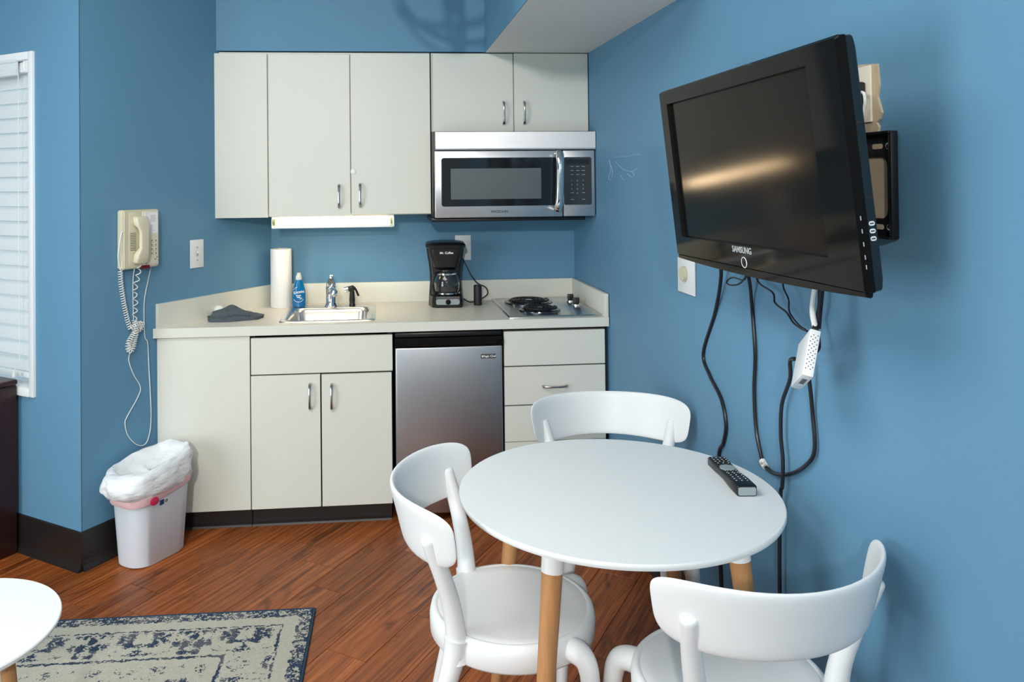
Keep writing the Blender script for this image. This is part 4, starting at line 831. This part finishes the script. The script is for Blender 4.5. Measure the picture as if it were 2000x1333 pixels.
a, c_ = rw(2.097, .770); b = MB(); b.tube([(XC - .010, a + .010, c_ + .006), (XC - .010, a - .010, c_ - .004)], .0095, 10); b.tube(spline([(XC - .018, a - .004, c_ + .004), (XC - .022, a - .014, c_ + .012), (XC - .018, a - .020, c_ + .016)], 4), .003, 6); tag(b.build('cable_tie', 'cord_white'), 'white twist tie wrapped around the looped cable', 'cable tie')
sc_ = .93
BT = Vector((.985 * sc_, 1.803 * sc_, CAMH + (1.086 - CAMH) * sc_)); bd_ = (.0245 * sc_, .150 * sc_, .115 * sc_)
wbx = thing('adapter_box', 'small white perforated adapter box dangling below the television', 'adapter', BT, rot=Rm(-.3, -.443, .258).to_euler())
b = MB(); b.box(0, bd_[0], 0, bd_[1], 0, bd_[2], bev=.002); b.build('case', 'white_plastic', wbx, world=False)
for r in range(16):
    for c_ in range(4):
        if (r + c_) % 2: continue
        x, z = .0045 + c_ * .0046, .016 + r * .0052
        b = MB(); b.lathe([(.0013, 0), (.0013, .0009)], 8, m=Matrix.Translation((x, -.0004, z)) @ Matrix.Rotation(-math.pi / 2, 4, 'X')); b.build('vent_hole', 'print_dark', wbx, world=False, smooth=0)
b = MB(); b.box(.006, .018, .03, .085, -.0004, .0006); lb = b.build('bottom_label', 'print_grey', wbx, world=False, smooth=0)
for i in range(12):
    b = MB(); b.box(.008, .016, .034 + i * .004, .0355 + i * .004, -.0008, 0); b.build('barcode_bar', 'print_dark', lb, world=False, smooth=0)
b = MB(); b.box(.005, .016, .006, .018, bd_[2] - .001, bd_[2] + .014, bev=.001); b.build('connector', 'black_plastic', wbx, world=False)
BR = Rm(-.3, -.443, .258); ctop = BT + BR @ Vector((.010, .011, bd_[2] + .012))
b = MB(); b.tube(spline([ctop, ctop + Vector((-.004, .002, .03)), ctop + Vector((-.002, .0, .065)), ctop + Vector((.008, .0, .12)), ctop + Vector((.02, .01, .18))], 6), [.0062] * 25, 10); tag(b.build('video_cable', 'cord_white'), 'thick pale grey cable holding up the white box', 'cable')
b = MB(); b.tube(spline([ctop + Vector((.010, .002, -.006)), ctop + Vector((.010, -.004, .03)), ctop + Vector((.013, -.006, .065)), ctop + Vector((.02, -.004, .12)), ctop + Vector((.03, .006, .18))], 6), .005, 8); tag(b.build('video_cable', 'cord_black'), 'thick black cable beside the pale grey cable above the white box', 'cable')
# ------------------------------------------------------------------ coffee table and rug
c2x, c2y, c2z, c2r = -1.092, 2.085, .450, .272
cft = thing('coffee_table', 'low round white table at the bottom left on the rug', 'table', (c2x, c2y, 0))
b = MB(); b.lathe([(0, c2z - .016), (c2r - .008, c2z - .016), (c2r - .001, c2z - .010), (c2r, c2z - .003), (c2r - .002, c2z), (0, c2z)], 96, (c2x, c2y, 0), cap=False); b.build('tabletop', 'table_white', cft, smooth=40)
for k in range(3):
    a = math.radians(-14 + 120 * k); u_ = Vector((math.cos(a), math.sin(a), 0)); c0 = Vector((c2x, c2y, 0))
    b = MB(); b.tube([c0 + u_ * .18 + Vector((0, 0, c2z - .016)), c0 + u_ * .235 + Vector((0, 0, .0135))], [.018, .012], 16); b.build('leg', 'oak', cft)
RX0, RX1, RY0, RY1 = -2.06, -.265, 1.30, 2.956
rug_mat('rug_pattern', (RX1 - RX0) / 2, (RY1 - RY0) / 2)
rg_ = thing('area_rug', 'cream area rug with faded navy floral pattern', 'rug', ((RX0 + RX1) / 2, (RY0 + RY1) / 2, .0002), math.radians(-1.0))
hx, hy = (RX1 - RX0) / 2, (RY1 - RY0) / 2
b = MB(); b.box(-hx + .006, hx - .006, -hy + .006, hy - .006, 0, .010); b.build('pile', 'rug_pattern', rg_, world=False, smooth=0)
b = MB(); b.tube([(-hx, -hy, .0055), (hx, -hy, .0055), (hx, hy, .0055), (-hx, hy, .0055)], .0052, 8, closed=True)
b.bm.free(); b = MB()
for p, q in (((-hx, -hy), (hx, -hy)), ((hx, -hy), (hx, hy)), ((hx, hy), (-hx, hy)), ((-hx, hy), (-hx, -hy))): b.tube([(p[0], p[1], .0054), (q[0], q[1], .0054)], .0054, 10)
b.build('bound_edge', 'rug_edge', rg_, world=False, smooth=60)
# ------------------------------------------------------------------ hanging ring lamp (above the frame; its shadow falls on the soffit)
LX, LY, LZ = .228, 3.0, 2.495
rl = thing('ring_pendant', 'dark metal orb pendant lamp hanging from the ceiling', 'lamp', (LX, LY, CEIL))
for i, (rx, rz_, R) in enumerate(((28, -20, .248), (80, 20, .245), (84, 75, .241), (55, 150, .245))):
    m = Matrix.Translation((LX, LY, LZ)) @ Matrix.Rotation(math.radians(rz_), 4, 'Z') @ Matrix.Rotation(math.radians(rx), 4, 'X')
    b = MB(); N = 64; b.loft([[(R * math.cos(2 * math.pi * k / N), R * math.sin(2 * math.pi * k / N), z) if s == 0 else ((R + .004) * math.cos(2 * math.pi * k / N), (R + .004) * math.sin(2 * math.pi * k / N), z) for k in range(N)] for s, z in ((0, -.020), (1, -.020), (1, .020), (0, .020))], closed=True, m=m); b.build('ring', 'nickel', rl)
b = MB(); b.tube([(LX, LY, CEIL - .02), (LX, LY, LZ + .03)], .006, 8); b.build('stem', 'nickel', rl)
b = MB(); b.lathe([(.05, 0), (.05, -.012), (.03, -.02), (0, -.02)], 24, (LX, LY, CEIL)); b.build('canopy', 'nickel', rl)
b = MB(); b.lathe([(.014, .05), (.03, .04), (.045, .0), (.05, -.03), (.04, -.065), (0, -.08)], 24, (LX, LY, LZ)); b.build('bulb', 'white_gloss', rl)
